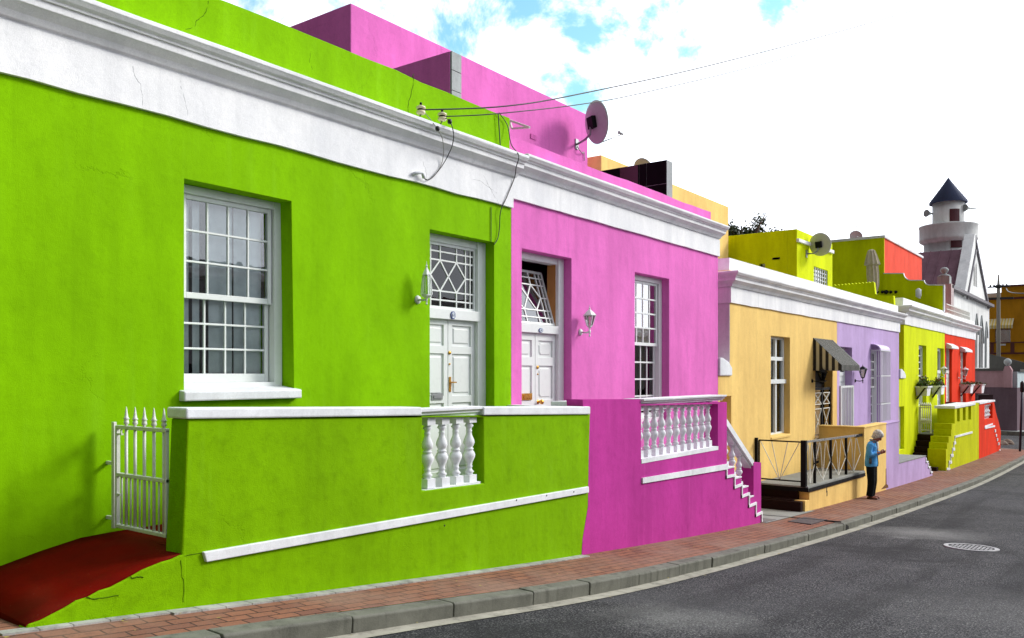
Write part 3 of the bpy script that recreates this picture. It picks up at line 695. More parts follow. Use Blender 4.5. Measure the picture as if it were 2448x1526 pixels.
# porch floor and stair behind the wall
mb = MB(); mb.box(8.3, 12.3, YP+.24, YF, -2.6, -1.2); mb.build('porch_floor', FLOORG, ph)
for i in range(6):
    mb = MB(); mb.box(12.3+.28*i+(0.003), 12.3+.28*(i+1), YP+.24, YF, -2.9, -1.2-.21*(i+1)); mb.build('step', STEPM, ph)
# small whitish block beside the pink door and rubbed patch
mb = MB(); a0 = P(1350, 960, YP+.3); a1 = P(1391, 972, YP+.3); mb.box(a0[0], a1[0]+.03, YP+.24, YP+.5, -1.2, Z(1391, 959, YP+.24)); mb.build('gate_block', COPING, ph, bevel=.01)
# upper block, fins
mb = MB(); mb.box(8.05, X(1405, YB), YB, YB+5.5, 2.3, 5.215); ub = mb.build('upper_storey', PINK, ph, bevel=.015)
mb = MB(); mb.box(8.14, 8.345, 7.09, YB-.002, 2.3, 4.16); mb.build('fin_wall', PINK, ph, bevel=.01)
mb = MB(); 
for i in range(6): mb.box(8.147, 8.34, 7.06, 7.089, 2.62+.26*i, 2.62+.26*(i+1)-.008 if i < 5 else 4.158)
mb.build('fin_end', CEM, ph, bevel=.004)
# air vent
mb = MB(); a = P(1268, 320, YB); b = P(1281, 335, YB)
mb.box(a[0], b[0], YB-.006, YB-.001, b[1], a[1]); mb.build('air_vent', plaster('vent_dark', (.12, .02, .06), .1), ph)
mb = MB(); w_ = (b[0]-a[0]); h_ = a[1]-b[1]
for i in range(5): mb.box(a[0]+w_*i/4-.006, a[0]+w_*i/4+.006, YB-.016, YB-.006, b[1], a[1])
for i in range(5): mb.box(a[0], b[0], YB-.015, YB-.0065, b[1]+h_*i/4-.006, b[1]+h_*i/4+.006)
mb.build('vent_grille', PINK, ph)

# ================================================================== black tiled fin wall (own look) - on the party line
tf = thing('terraced_house', ((XY0+XYL)/2, YF, -2.9), 'yellow orange house with white cornice, black railed deck and striped awning over the door', 'house')
yh = tf
mb = MB(); mb.box(14.42, 14.66, 7.13, 10.2, 2.0, 4.055); mb.build('fin_wall', CEM, yh, bevel=.004)
mb = MB(); zz_ = 2.0
tile = paint('black_tile', (.006, .005, .006), .35, .3, .04)
tileb = paint('brown_tile', (.045, .025, .018), .15, .4, .6)
for j, (za, zb) in enumerate(((2.3, 2.66), (2.68, 3.16), (3.175, 3.60), (3.615, 4.05))):
    yy = 7.14
    for k, wd in enumerate((.42, .16, .42, .42, .42, .42)):
        mb.box(14.405, 14.42, yy, yy+wd-.012, za, zb); yy += wd
mb.build('wall_tiles', tile, yh, bevel=.002, seg=1)
mb = MB(); mb.box(14.40, 14.405, 7.735, 8.13, 3.62, 4.045); mb.build('brown_tile', tileb, yh)

# ================================================================== YELLOW HOUSE
yw = (X(1843), X(1888.6), -1.30, .80); ydr = (X(1949), X(1991)-.02, -2.2, .10+.6)
zfr, zc0, zc1, zpp = 1.335, 1.60, 1.905, 2.18
# wall with window and doorway; gap wall piece at left with cap
capz = Z(1730, 887, YF); 
gapx0 = XPk1+.003
front_wall(yh, YELLOW, [(gapx0, -3.1), (XYL, -3.1), (XYL, 1.95), (XY0, 1.95), (XY0, capz-.08), (gapx0, capz-.08)],
    [[(yw[0], yw[2]), (yw[1], yw[2]), (yw[1], yw[3]), (yw[0], yw[3])], [(ydr[0], ydr[2]), (ydr[1], ydr[2]), (ydr[1], ydr[3]), (ydr[0], ydr[3])],
     [(XPk1+.1, -2.6), (X(1748), -2.6), (X(1748), Z(1748, 947)), (XPk1+.1, Z(1748, 947))]])
mb = MB(); mb.box(XPk1+.02, X(1748)+.05, YF+.22, YF+.26, -2.6, 0); mb.build('passage_door', WOLD, yh)
mb = MB(); mb.box(XY0+.004, XY0+.2, YF+.301, 12, -3, 1.95); mb.box(XY0+.004, XYL-.004, 12, 12.2, -3, 1.95); mb.box(XYL-.2, XYL-.004, YF+.301, 12, -3, 1.95); mb.build('side_wall', OFFWHITE, yh)
mb = MB(); mb.box(XY0-.012, XY0-.001, YF+.004, 9, capz-.08, 1.4); mb.build('gable_render', OFFWHITE, yh)
mb = MB(); mb.box(XY0+.2, XYL-.2, YF+.3, 12, 1.6, 1.75); mb.build('roof', FLOORG, yh)
a = capz
mb = MB(); mb.prism([(gapx0+.003, a-.09), (XY0+.03, a-.09), (XY0+.03, a+.05), (XY0-.12, a+.16), (gapx0+.14, a+.24), (gapx0+.003, a+.24)], YF-.04, YF+.3); mb.build('wall_cap', COPING, yh, bevel=.02)
frieze(yh, XY0, XYL, zfr, zc0+.01, left=True, ld=.9); cornice(yh, XY0-.0, XYL, zc0, zc1, .27, left=True, left_depth=.9)
mb = MB(); mb.box(XY0+.02, XYL, YF+.02, YF+.3, zc1-.02, zpp); mb.box(XY0+.02, XY0+.3, YF+.3, YF+2.6, zc1-.02, zpp); mb.box(XY0-.0, XY0+.02, YF+.3, YF+.31, zc1, zc1+.001); mb.build('parapet', WHITE, yh, bevel=.02)
mb = MB(); mb.box(14.9, X(1741.5, YB), YB, YB+6, 1.6, 4.52); mb.build('upper_storey', YELLOW, yh, bevel=.015)
# casement window with transom lights
y0 = YF+.13; x0, x1, z0, z1 = yw
mb = MB(); zt_ = Z(1866, 912, YF+.2); zr_ = Z(1866, 859, YF+.2)
s = .05
mb.box(x0, x0+s, y0, y0+.08, z0, z1); mb.box(x1-s, x1, y0, y0+.08, z0, z1); mb.box(x0+s, x1-s, y0, y0+.08, z1-s, z1); mb.box(x0+s, x1-s, y0, y0+.08, z0, z0+s)
mb.box(x0-.0, x1, y0-.05, y0+.08, zt_-.045, zt_+.045); mb.box(x0+s, x1-s, y0-.01, y0+.07, zr_-.04, zr_+.04)
xm = (x0+x1)/2+.05
mb.box(xm-.04, xm+.04, y0-.012, y0+.07, z0+s, z1-s)
for xx in (x1-s-.05, x0+s): mb.box(xx, xx+.03, y0-.008, y0+.06, z0+s, z1-s)
yw_o = mb.build('window', WPAINT, yh, bevel=.004)
g = MB(); g.box(x0+.02, x1-.02, y0+.035, y0+.04, z0+.02, z1-.02); g.build('glass', GLASS, yw_o)
c = MB(); wavy(c, x0+.05, xm+.2, y0+.09, z0, z1, .012, .12); wavy(c, xm+.23, x1-.05, y0+.09, z0, z1, .012, .12); c.build('curtain', CURT, yw_o)
s_ = MB(); s_.prism([(YF-.02, z0-.06), (YF-.02, z0-.02), (y0, z0+.015), (y0, z0-.06)], x0-.01, x1+.01, axis='x'); s_.build('sill', YELLOW, yw_o)
# door behind black security gate
dd = panel_door(yh, ydr[0]+.06, ydr[1]-.06, ydr[2], Z(1965, 927), YF+.22, plaster('tan_door', (.42, .30, .16), .3), 2, [(.8, .95), (.35, .76), (.04, .3)], 'tan and white panelled double door behind black gate')
mb = MB(); mb.box(ydr[0], ydr[0]+.06, YF+.2, YF+.3, ydr[2], ydr[3]); mb.box(ydr[1]-.06, ydr[1], YF+.2, YF+.3, ydr[2], ydr[3]); mb.box(ydr[0]+.06, ydr[1]-.06, YF+.2, YF+.3, Z(1965, 927), Z(1965, 922)+.03)
mb.box(ydr[0]+.06, ydr[1]-.06, YF+.24, YF+.25, Z(1965, 922), ydr[3]); mb.build('door_frame', BLACKM, yh)
sg = thing('security_gate', ((ydr[0]+ydr[1])/2, YF+.06, -2.15), 'black steel gate with white crossed rods in front of the yellow house door', 'gate')
mb = MB(); gx0, gx1, gz0_, gz1_ = ydr[0]+.02, ydr[1]-.02, -2.14, Z(1965, 927); gm = (gx0+gx1)/2
for xx in (gx0, gm, gx1): mb.box(xx-.035, xx+.035, YF+.04, YF+.08, gz0_, gz1_)
for z in (gz0_+.03, gz1_-.03): mb.box(gx0, gx1, YF+.045, YF+.075, z-.03, z+.03)
for sx in (gx0, gm):
    a_, b_ = sx+.06, sx+(gx1-gx0)/2-.06
    for (u, v) in ((.06, .28), (.31, .58), (.62, .78)) if False else ((.08, .33), (.38, .72), (.78, .93)):
        za, zb = gz0_+(gz1_-gz0_)*u, gz0_+(gz1_-gz0_)*v
        mb.box(a_-.03, a_, YF+.05, YF+.07, za, zb); mb.box(b_, b_+.03, YF+.05, YF+.07, za, zb)
mb.build('frame', BLACKM, sg)
mb = MB()
for sx in (gx0, gm):
    a_, b_ = sx+.06, sx+(gx1-gx0)/2-.06
    for (u, v) in ((.08, .33), (.38, .72), (.78, .93)):
        za, zb = gz0_+(gz1_-gz0_)*u, gz0_+(gz1_-gz0_)*v
        for p, q_ in (((a_, za), (b_, za)), ((a_, zb), (b_, zb)), ((a_, za), (b_, zb)), ((b_, za), (a_, zb))): mb.bar((p[0], YF+.052, p[1]), (q_[0], YF+.052, q_[1]), .02, .02)
mb.build('crossed_rods', WOLD, sg)
# deck, steps, base wall
zdk = -2.15
mb = MB(); xd0, xd1 = 16.22, X(2066, YP)
mb.prism([(xd0, zdk-.10), (xd1, zdk-.19), (xd1, zdk-.08), (xd0, zdk)], YP-.02, YF); mb.build('deck', FLOORG, yh, bevel=.01)
mb = MB(); mb.prism([(xd0+.02, zdk-.115), (xd1, zdk-.205), (xd1, zdk-.13), (xd0+.02, zdk-.04)], YP-.027, YP-.0215); mb.prism([(YP-.0215, zdk-.11), (YF, zdk-.11), (YF, zdk-.03), (YP-.0215, zdk-.03)], xd0-.006, xd0-.0005, axis='x'); mb.build('deck_edge', BLACKM, yh)
mb = MB(); mb.prism([(16.35, zdk-.11), (16.35, Z(1935, 1196, YP)), (X(1924.6, YP), Z(1924, 1198, YP)), (X(1924.6, YP), -3.0), (xd1, -3.2), (xd1, zdk-.2)], YP, YP+.2); mb.build('deck_wall', YELLOW, yh, bevel=.01)
mb = MB(); mb.box(16.24, 16.36, YP+.2, YF, -3, zdk-.101); mb.build('step', STEPM, yh)
mb = MB(); mb.box(15.98, 16.24, YP+.0+.201, YF, -3, -2.40); mb.build('step', STEPM, yh, bevel=.01)
mb = MB(); mb.box(15.92, 16.06, YP+.03, YF, -3, -2.42); mb.build('step', STEPM, yh, bevel=.01)
mb = MB(); mb.box(15.5, 16.2, YP+.24, YF, -3, -2.61) ; 
# pier wall (yellow part, with return to the facade)
zy = Z(2066, 1022, YP)
mb = MB(); mb.box(xd1+.002, X(2118.5, YP), YP, YP+.22, -3.2, zy-.02); mb.box(xd1+.002, xd1+.25, YP+.22, YF-.002, -3.0, zy-.02); py = mb.build('porch_wall', YELLOW, yh)
mb = MB(); mb.box(xd1-.02, X(2118.5, YP), YP-.015, YP+.24, zy-.02, zy+.012); mb.box(xd1-.02, xd1+.27, YP+.24, YF-.003, zy-.0195, zy+.012); mb.build('coping', YELLOW, py, bevel=.006)

# ================================================================== LILAC HOUSE
lh = thing('terraced_house', ((XYL+XL1)/2, YF, -3.0), 'lilac house with caged white window and lime roof storey, between the yellow and lime houses', 'house')
ldr = (X(2007), X(2037), -2.25, Z(2020, 830)); lw = (X(2082), X(2104), -1.55, Z(2090, 836))
front_wall(lh, LILAC, [(XYL+.002, -3.2), (XL1, -3.2), (XL1, 1.95), (XYL+.002, 1.95)],
    [[(ldr[0], ldr[2]), (ldr[1], ldr[2]), (ldr[1], ldr[3]), (ldr[0], ldr[3])], [(lw[0], lw[2]), (lw[1], lw[2]), (lw[1], lw[3]), (lw[0], lw[3])]])
shell(lh, LILAC, XYL, XL1, -3.2, 1.9, 12, roofz=1.8)
frieze(lh, XYL+.002, XL1, zfr, zc0+.01, wob=.003); cornice(lh, XYL+.002, XL1, zc0, zc1, .27)
mb = MB(); mb.box(XYL+.002, XL1, YF+.02, YF+.3, zc1-.02, zpp); mb.build('parapet', WHITE, lh, bevel=.02)
pd = panel_door(lh, ldr[0]+.06, ldr[1]-.06, ldr[2], ldr[3]-.75, YF+.2, WPAINT, 1, [(.55, .93), (.06, .5)], 'white door behind a white security gate')
mb = MB(); zt2 = ldr[3]-.75
mb.box(ldr[0], ldr[0]+.06, YF+.18, YF+.28, ldr[2], ldr[3]); mb.box(ldr[1]-.06, ldr[1], YF+.18, YF+.28, ldr[2], ldr[3]); mb.box(ldr[0]+.06, ldr[1]-.06, YF+.18, YF+.28, zt2, zt2+.1); mb.box(ldr[0]+.06, ldr[1]-.06, YF+.18, YF+.28, ldr[3]-.06, ldr[3])
for i in range(1, 3): xx = ldr[0]+.06+(ldr[1]-ldr[0]-.12)*i/3; mb.box(xx-.015, xx+.015, YF+.2, YF+.24, zt2, ldr[3])
mb.box(ldr[0]+.06, ldr[1]-.06, YF+.2, YF+.24, zt2+.4, zt2+.43)
tr_ = mb.build('transom_window', WPAINT, lh); g = MB(); g.box(ldr[0]+.05, ldr[1]-.05, YF+.22, YF+.225, zt2+.08, ldr[3]-.05); g.build('glass', GLASS_D, tr_)
sash(lh, lw[0], lw[1], lw[2], lw[3], YF+.1, 3, 4, 4, Z(2090, 926), g_up=GLASS_D, g_lo=GLASS, label='white sash window inside a white bar cage', mw=.035)
# white security gate, window cage
s2 = thing('security_gate', ((ldr[0]+ldr[1])/2, YF-.02, ldr[2]), 'white steel security gate across the lilac house doorway', 'gate')
mb = MB(); za, zb = ldr[2], Z(2020, 922)
for xx in (ldr[0]+.02, ldr[1]-.0): mb.box(xx-.03, xx+.03, YF-.04, YF-.002, za, zb)
for z in (za+.05, zb-.03, za+.45): mb.box(ldr[0]+.05, ldr[1]-.03, YF-.035, YF-.008, z-.025, z+.025)
mb.build('frame', WPAINT, s2)
mb = MB()
for i in range(1, 8): xx = ldr[0]+(ldr[1]-ldr[0])*i/8; mb.box(xx-.009, xx+.009, YF-.03, YF-.012, za, zb)
mb.build('bars', WPAINT, s2)
cg = thing('window_cage', ((lw[0]+lw[1])/2, YF-.12, -1.6), 'white bar cage with ribbed hood in front of the lilac house window', 'window guard')
mb = MB(); cx0, cx1, cz0, cz1 = lw[0]-.02, lw[1]+.06, -1.6, Z(2100, 840)
yo = YF-.27
for i in range(11): xx = cx0+(cx1-cx0)*i/10; mb.box(xx-.007, xx+.007, yo, yo+.014, cz0, cz1)
for i in range(4):
    for xx in (cx0, cx1): mb.box(xx-.007, xx+.007, yo+.05+.06*i, yo+.064+.06*i, cz0, cz1)
for z in (cz0, cz0+.75, cz0+1.55, cz1):
    mb.box(cx0-.01, cx1+.01, yo-.008, yo, z-.012, z+.012)
    for xx in (cx0-.008, cx1+.008): mb.box(xx-.006, xx+.006, yo, YF, z-.012, z+.012)
mb.build('bars', WPAINT, cg)
mb = MB()
n = 7
for i in range(n):
    xa = cx0+(cx1-cx0)*i/n; xb = cx0+(cx1-cx0)*(i+1)/n
    R1 = []
    for k in range(6):
        a_ = pi/2*k/5; R1.append((YF-.27*sin(a_), cz1+.02+.17*cos(a_)))
    pr = R1+[(y_+.01, z_-.015) for y_, z_ in R1[::-1]]
    mb.prism(pr, xa+.006, xb-.006, axis='x')
mb.build('hood', paint('pale_lilac_paint', (.66, .56, .80), .5, .1), cg)
# lilac porch wall + landing + steps
xl0, xl1 = X(2118.5, YP), X(2149, YP)
mb = MB(); mb.box(xl0+.002, xl1, YP, YP+.22, -3.3, zy-.03); pl_ = mb.build('porch_wall', LILAC, lh)
mb = MB(); mb.box(xl0+.002, xl1+.02, YP-.015, YP+.24, zy-.03, zy+.0); mb.build('coping', LILAC, pl_, bevel=.006)
mb = MB(); mb.box(XYL-1.1, xl1-.1, YP+.25, YF-.003, -3.2, -2.2); mb.build('porch_floor', FLOORG, lh)
xq = X(2213, YP); zla = Z(2149, 1106, YP); zlb = Z(2213, 1089.5, YP)
mb = MB(); mb.prism([(xl1+.003, -3.4), (xq+.0, -3.4), (xq, zlb-.03), (xl1+.003, zla-.03)], YP+.002, YP+.2); mb.build('landing_wall', LILAC, lh)
mb = MB(); mb.prism([(xl1+.003, zla-.2), (xq, zlb-.2), (xq, zlb), (xl1+.003, zla)], YP+.2, YF-.005); mb.prism([(xl1+.003, zla-.03), (xq+.02, zlb-.03), (xq+.02, zlb+.002), (xl1+.003, zla+.002)], YP-.01, YP+.2); mb.build('landing', FLOORG, lh, bevel=.005)
for i in range(3):
    xa = xq+.02+.34*i; zt3 = zlb-.19*(i+1)
    mb = MB(); mb.box(xa, xa+.34, YP+.003, YF-.1, -3.4, zt3-.04); mb.build('step', LILAC, lh)
    mb = MB(); mb.box(xa-.02, xa+.35, YP-.012, YF-.1, zt3-.04, zt3); mb.box(xa-.02, xa+.06, YP-.012, YP+.02, zt3-.04, zt3+.12); mb.build('tread', COPING, lh)
# upper lime storey of the lilac house
ux0, ux1, uy = X(1905, 7.1), X(1990, 7.1), 7.1
wxa, wxb = X(1946, uy), X(1979, uy); wza, wzb = Z(1962, 690, uy)-.2, Z(1946, 637, uy)
mb = MB(); mb.prism([(ux0, 1.7), (ux1, 1.7), (ux1, 3.78), (ux0, 3.78)], uy, uy+.25, holes=[[(wxa, wza), (wxb, wza), (wxb, wzb), (wxa, wzb)]])
mb.box(ux1-.25, ux1-.002, uy+.25, 13, 1.7, 3.78); mb.box(ux0, ux1-.26, 13, 13.2, 1.7, 3.78)
mb.box(ux0+.003, ux1-.26, uy+.25, 12.99, 3.5, 3.6)
# side wall with small window
sy0, sy1 = Yx(1829, ux0), Yx(1815, ux0); 
if sy0 > sy1: sy0, sy1 = sy1, sy0
szt = Zx(1822, 630.5, ux0)
mb.prism([(uy+.25, 1.7), (13, 1.7), (13, 3.78), (uy+.25, 3.78)], ux0, ux0+.25, axis='x', holes=[[(sy0, szt-.7), (sy1, szt-.7), (sy1, szt), (sy0, szt)]])
us = mb.build('upper_storey', LIME, lh, bevel=.01)
mb = MB(); mb.box(ux0+.12, ux0+.17, sy0, sy1, szt-.06, szt); mb.box(ux0+.12, ux0+.17, sy0, sy0+.05, szt-.7, szt); mb.box(ux0+.12, ux0+.17, sy1-.05, sy1, szt-.7, szt); ws = mb.build('window', WPAINT, lh); g = MB(); g.box(ux0+.14, ux0+.145, sy0, sy1, szt-.7, szt-.05); g.build('glass', GLASS_D, ws)
mb = MB(); mb.prism(PL([(1908, 570), (1908, 578), (1993, 607), (1993, 599)], uy-.05), uy-.07, uy-.001); mb.build('eave_band', WHITE, lh, bevel=.01)
mb = MB()
for i in range(7): xx = wxa+(wxb-wxa)*i/6; mb.box(xx-.015, xx+.015, uy+.02, uy+.04, wza, wzb)
for i in range(8): z = wza+(wzb-wza)*i/7; mb.box(wxa, wxb, uy+.041, uy+.055, z-.012, z+.012)
wb = mb.build('window', WPAINT, lh, label='small upper window behind white bars'); g = MB(); g.box(wxa, wxb, uy+.1, uy+.105, wza, wzb); g.build('glass', GLASS_R, wb)
mb = MB()
for i in range(4):
    yy = Yx(1851+3.0*i, ux0); mb.box(ux0-.008, ux0-.001, yy-.05, yy+.05, Zx(1855, 621, ux0), Zx(1855, 616, ux0))
mb.build('air_vent', DARKM, lh)
# spiky lime boundary wall on the roof at the lilac/lime line
bx = XL1+.3
mb = MB(); pts = [(Yx(1990, bx), Zx(1990, 684, bx))]
nsp = 12
for i in range(nsp):
    u = i/nsp; p0 = 1990+(2089-1990)*u; p1 = 1990+(2089-1990)*(u+.5/nsp)
    pts.append((Yx(p0, bx), Zx(p0, 684-8*u, bx))); pts.append((Yx(p1, bx), Zx(p1, 680-8*u, bx)))
pts += [(Yx(2089, bx), Zx(2089, 675, bx)), (Yx(2092, bx), Zx(2092, 703, bx)), (Yx(2110, bx), Zx(2110, 707, bx)), (Yx(2136, bx), Zx(2136, 707, bx)), (Yx(2140, bx), 1.5), (Yx(1985, bx), 1.5)]
q = []
for p in pts:
    if not q or abs(p[0]-q[-1][0])+abs(p[1]-q[-1][1]) > .004: q.append(p)
mb.prism(q, bx, bx+.2, axis='x'); mb.build('roof_wall', LIME, lh)

# ================================================================== LIME HOUSE
ih = thing('terraced_house', ((XLi0+XLR)/2, YF, -3.3), 'lime yellow house with two wall planters, iron gate and stepped porch wall', 'house')
iw = (X(2196.5), X(2214.5), Z(2205, 972), Z(2197, 825)); idr = (X(2241), X(2256), -2.1, Z(2241, 832))
ifr, ic0, ic1, ipp = 1.625, 1.92, 2.235, 2.50
gx0_ = XL1+.003
capl = Z(2155, 905)
front_wall(ih, LIME, [(gx0_, -3.4), (XLR-.002, -3.4), (XLR-.002, 2.2), (XLi0, 2.2), (XLi0, capl), (gx0_, capl)],
    [[(iw[0], iw[2]), (iw[1], iw[2]), (iw[1], iw[3]), (iw[0], iw[3])], [(idr[0], idr[2]), (idr[1], idr[2]), (idr[1], idr[3]), (idr[0], idr[3])],
     [(gx0_+.03, -2.43), (XLi0+.03, -2.43), (XLi0+.03, Z(2158, 972)), (gx0_+.03, Z(2158, 972))]])
mb = MB(); mb.box(gx0_+.02, XLi0+.05, YF+.12, YF+.16, -2.45, -.9); mb.build('passage_door', WPAINT, ih)
mb = MB(); mb.box(XLi0+.004, XLi0+.2, YF+.301, 12, -3, 2.4); mb.box(XLi0+.2, XLR-.004, 12, 12.2, -3, 2.3); mb.box(XLR-.2, XLR-.004, YF+.301, 12, -3, 2.3); mb.build('side_wall', LIME, ih)
mb = MB(); mb.box(XLi0+.2, XLR-.2, YF+.3, 12, 2.1, 2.25); mb.build('roof', FLOORG, ih)
mb = MB(); a = capl; mb.prism([(gx0_+.003, a), (XLi0+.06, a), (XLi0+.06, a+.1), (XLi0-.1, a+.2), (gx0_+.25, a+.3), (gx0_+.003, a+.3)], YF-.05, YF+.3); mb.build('wall_cap', COPING, ih, bevel=.02)
frieze(ih, XLi0, XLR, ifr, ic0+.01, left=True, ld=1.2); cornice(ih, XLi0, XLR, ic0, ic1, .3, left=True, left_depth=1.2)
mb = MB(); mb.box(XLi0+.02, XLR, YF+.02, YF+.3, ic1-.02, ipp); mb.box(XLi0+.02, XLi0+.3, YF+.3, YF+1.6, ic1-.02, ipp); mb.build('parapet', WHITE, ih, bevel=.02)
sash(ih, iw[0], iw[1], iw[2], iw[3], YF+.13, 3, 4, 4, (iw[2]+iw[3])/2, g_up=GLASS, g_lo=GLASS, mw=.04, fr=.11, curtain=NET, label='tall white sash window beside the planters')
dd = panel_door(ih, idr[0]+.1, idr[1]-.1, idr[2], Z(2248, 893), YF+.15, WPAINT, 1, [(.55, .93), (.06, .5)], 'tall white door at the top of the dark steps')
mb = MB(); zt4 = Z(2248, 893); mb.box(idr[0], idr[0]+.1, YF+.12, YF+.25, idr[2], idr[3]); mb.box(idr[1]-.1, idr[1], YF+.12, YF+.25, idr[2], idr[3]); mb.box(idr[0]+.1, idr[1]-.1, YF+.09, YF+.25, zt4, zt4+.12); mb.box(idr[0]+.1, idr[1]-.1, YF+.12, YF+.25, idr[3]-.1, idr[3])
tr_ = mb.build('transom_window', WPAINT, ih); g = MB(); g.box(idr[0]+.05, idr[1]-.05, YF+.18, YF+.185, zt4+.1, idr[3]-.05); g.build('glass', GLASS, tr_)
# porch: stepped end, three slots
outline = [(2261.5, 1140), (2261.5, 1074.5), (2264.5, 1074), (2264.5, 1059.5), (2267.8, 1059), (2267.8, 1044), (2274, 1043.5), (2274, 1027.5), (2275.2, 1027.3), (2275.2, 1013.5), (2282.4, 1013), (2282.4, 976), (2340, 964), (2340, 1115)]
slots = [[(2288, 978), (2288, 1009), (2294.5, 1008), (2294.5, 976.5)], [(2301.8, 975), (2301.8, 1006.5), (2308.5, 1005), (2308.5, 973.5)], [(2315, 972), (2315, 1004.5), (2321.5, 1003.3), (2321.5, 971)]]
front_wall(ih, LIME_LOW, PL(outline, YP), [PL(s_, YP) for s_ in slots], YP, .55, 'porch_wall', .008)
pw = [o for o in kids(ih) if o.name.startswith('porch_wall')][0]
ca = PL([(2268, 977), (2329, 965.5), (2329, 972), (2268, 981)], YP-.05)
mb = MB(); mb.prism([(32.2, -1.19), (X(2330, YP), -1.19), (X(2330, YP), -1.10), (32.2, -1.10)], YP-.03, YP+.62); mb.build('coping', COPING, pw, bevel=.01)
mb = MB(); mb.prism(PL([(2283, 1042), (2283, 1046.5), (2323, 1036), (2323, 1031.5)], YP), YP-.03, YP+.01)
zz_ = [P(a_, b_, YP) for a_, b_ in [(2282, 1044), (2282, 1059), (2279.5, 1059), (2279.5, 1074), (2276, 1074), (2276, 1089), (2272, 1089), (2272, 1105), (2268, 1105), (2268, 1122), (2263, 1122)]]
for a_, b_ in zz_[1:-1:2]: mb.box(a_-.16, a_+.12, YP-.03, YP+.01, b_-.05, b_+.04)
zigzag(mb, zz_, YP-.02, YP+.01, .03); mb.build('stepped_trim', COPING, pw)
mb = MB(); mb.box(31.75, XLR, YP+.56, YF-.003, -3.2, -2.06); mb.box(32.4, XLR, YP+.551, YP+.56, -3, -2.06); mb.build('porch_floor', FLOORG, ih)
for i in range(5):
    mb = MB(); mb.box(31.5-.24*i, 31.74-.24*i, YP+.56, YF-.004, -3.4, -2.06-.19*(i)-.02); mb.build('step', STEPM, ih, bevel=.01)
mb = MB(); mb.box(30.25, 30.54, YP+.2, YF-.2, -3.4, -3.06); mb.build('step', STEPM, ih, bevel=.01)
# big block of upper storey red + lime side
bx0, bx1, by = XLR, X(2204, 8.35), 8.35
mb = MB(); mb.box(bx0+.004, bx1-.004, by+.004, 15, 2.0, 5.6); 
rh = thing('terraced_house', ((XLR+XR1)/2, YF, -3.6), 'bright red house with white hooded windows at the far end of the row', 'house')
mb.build('upper_storey', CORAL, rh)
mb = MB(); mb.box(bx0-.05, bx0+.002, by-.02, 15, 2.0, 5.60); mb.build('upper_side_wall', LIME, ih)
mb = MB(); mb.box(bx0-.1, bx1+.05, by-.06, by+.25, 5.6, 5.70); mb.box(bx0-.1, bx0+.25, by+.25, 15, 5.6, 5.70); mb.build('roof_edge', COPING, rh)
# curved party wall
pxw = XLR-.16
def cv(a, b, n=6, hollow=True):
    r = []
    for k in range(n+1):
        u = k/n; r.append((a[0]+(b[0]-a[0])*(sin(u*pi/2) if hollow else 1-cos(u*pi/2)), a[1]+(b[1]-a[1])*(1-cos(u*pi/2) if hollow else sin(u*pi/2))))
    return r
top = [(2112, 655), (2150, 655)]+cv((2160, 655), (2178.5, 671.5), hollow=False)+[(2205, 671.5)]+cv((2209, 672), (2222, 682.5), hollow=False)+[(2254.5, 683)]
ppts = QL(top, pxw)
mb = MB(); mb.prism(ppts+[(ppts[-1][0], 2.0), (ppts[0][0], 2.0)], pxw, pxw+.14, axis='x'); cw = mb.build('party_wall', LIME, ih)
mb = MB(); pp2 = [(a_, b_+.035) for a_, b_ in ppts]; mb.prism(ppts+pp2[::-1], pxw-.015, pxw+.16, axis='x')
mb.box(pxw-.01, pxw+.15, ppts[-1][0]-.05, ppts[-1][0]-.001, 2.45, ppts[-1][1]+.035); mb.build('party_wall_edge', COPING, ih)

# ================================================================== RED HOUSE
rw = (X(2296.5), X(2309), Z(2303, 975), Z(2303, 842)); rd = (X(2262), X(2275.5), -2.0, Z(2268, 834))
front_wall(rh, RED, [(XLR, -3.6), (XR1, -3.6), (XR1, 2.2), (XLR, 2.2)],
    [[(rw[0], rw[2]), (rw[1], rw[2]), (rw[1], rw[3]), (rw[0], rw[3])], [(rd[0], rd[2]), (rd[1], rd[2]), (rd[1], rd[3]), (rd[0], rd[3])]])
mb = MB(); mb.box(XLR+.004, XLR+.2, YF+.301, 12, -3, 2.3); mb.box(XR1-.2, XR1-.004, YF+.301, 12, -3.6, 2.3); mb.box(XLR+.2, XR1-.2, 12, 12.2, -3, 2.3); mb.build('side_wall', RED, rh)
mb = MB(); mb.box(XLR+.2, XR1-.2, YF+.3, 12, 2.1, 2.25); mb.build('roof', FLOORG, rh)
frieze(rh, XLR+.002, XR1, ifr-.02, ic0+.01); cornice(rh, XLR+.002, XR1, ic0, ic1-.02, .3)
mb = MB(); mb.box(XLR+.002, XR1, YF+.02, YF+.3, ic1-.04, ipp-.05); mb.build('parapet', WHITE, rh, bevel=.02)
sash(rh, rw[0], rw[1], rw[2], rw[3], YF+.12, 3, 4, 4, (rw[2]+rw[3])/2, mw=.05, fr=.14, label='white sash window of the red house under a white hood')
panel_door(rh, rd[0]+.1, rd[1]-.1, rd[2], Z(2268, 895), YF+.12, WPAINT, 1, [(.55, .93), (.06, .5)], 'white door of the red house')
mb = MB(); zt5 = Z(2268, 893); mb.box(rd[0], rd[0]+.1, YF+.1, YF+.25, rd[2], rd[3]); mb.box(rd[1]-.1, rd[1], YF+.1, YF+.25, rd[2], rd[3]); mb.box(rd[0]+.1, rd[1]-.1, YF+.09, YF+.25, zt5, zt5+.12); 
tr_ = mb.build('transom_window', WPAINT, rh); g = MB(); g.box(rd[0]+.05, rd[1]-.05, YF+.18, YF+.185, zt5+.1, rd[3]); g.build('glass', GLASS, tr_)
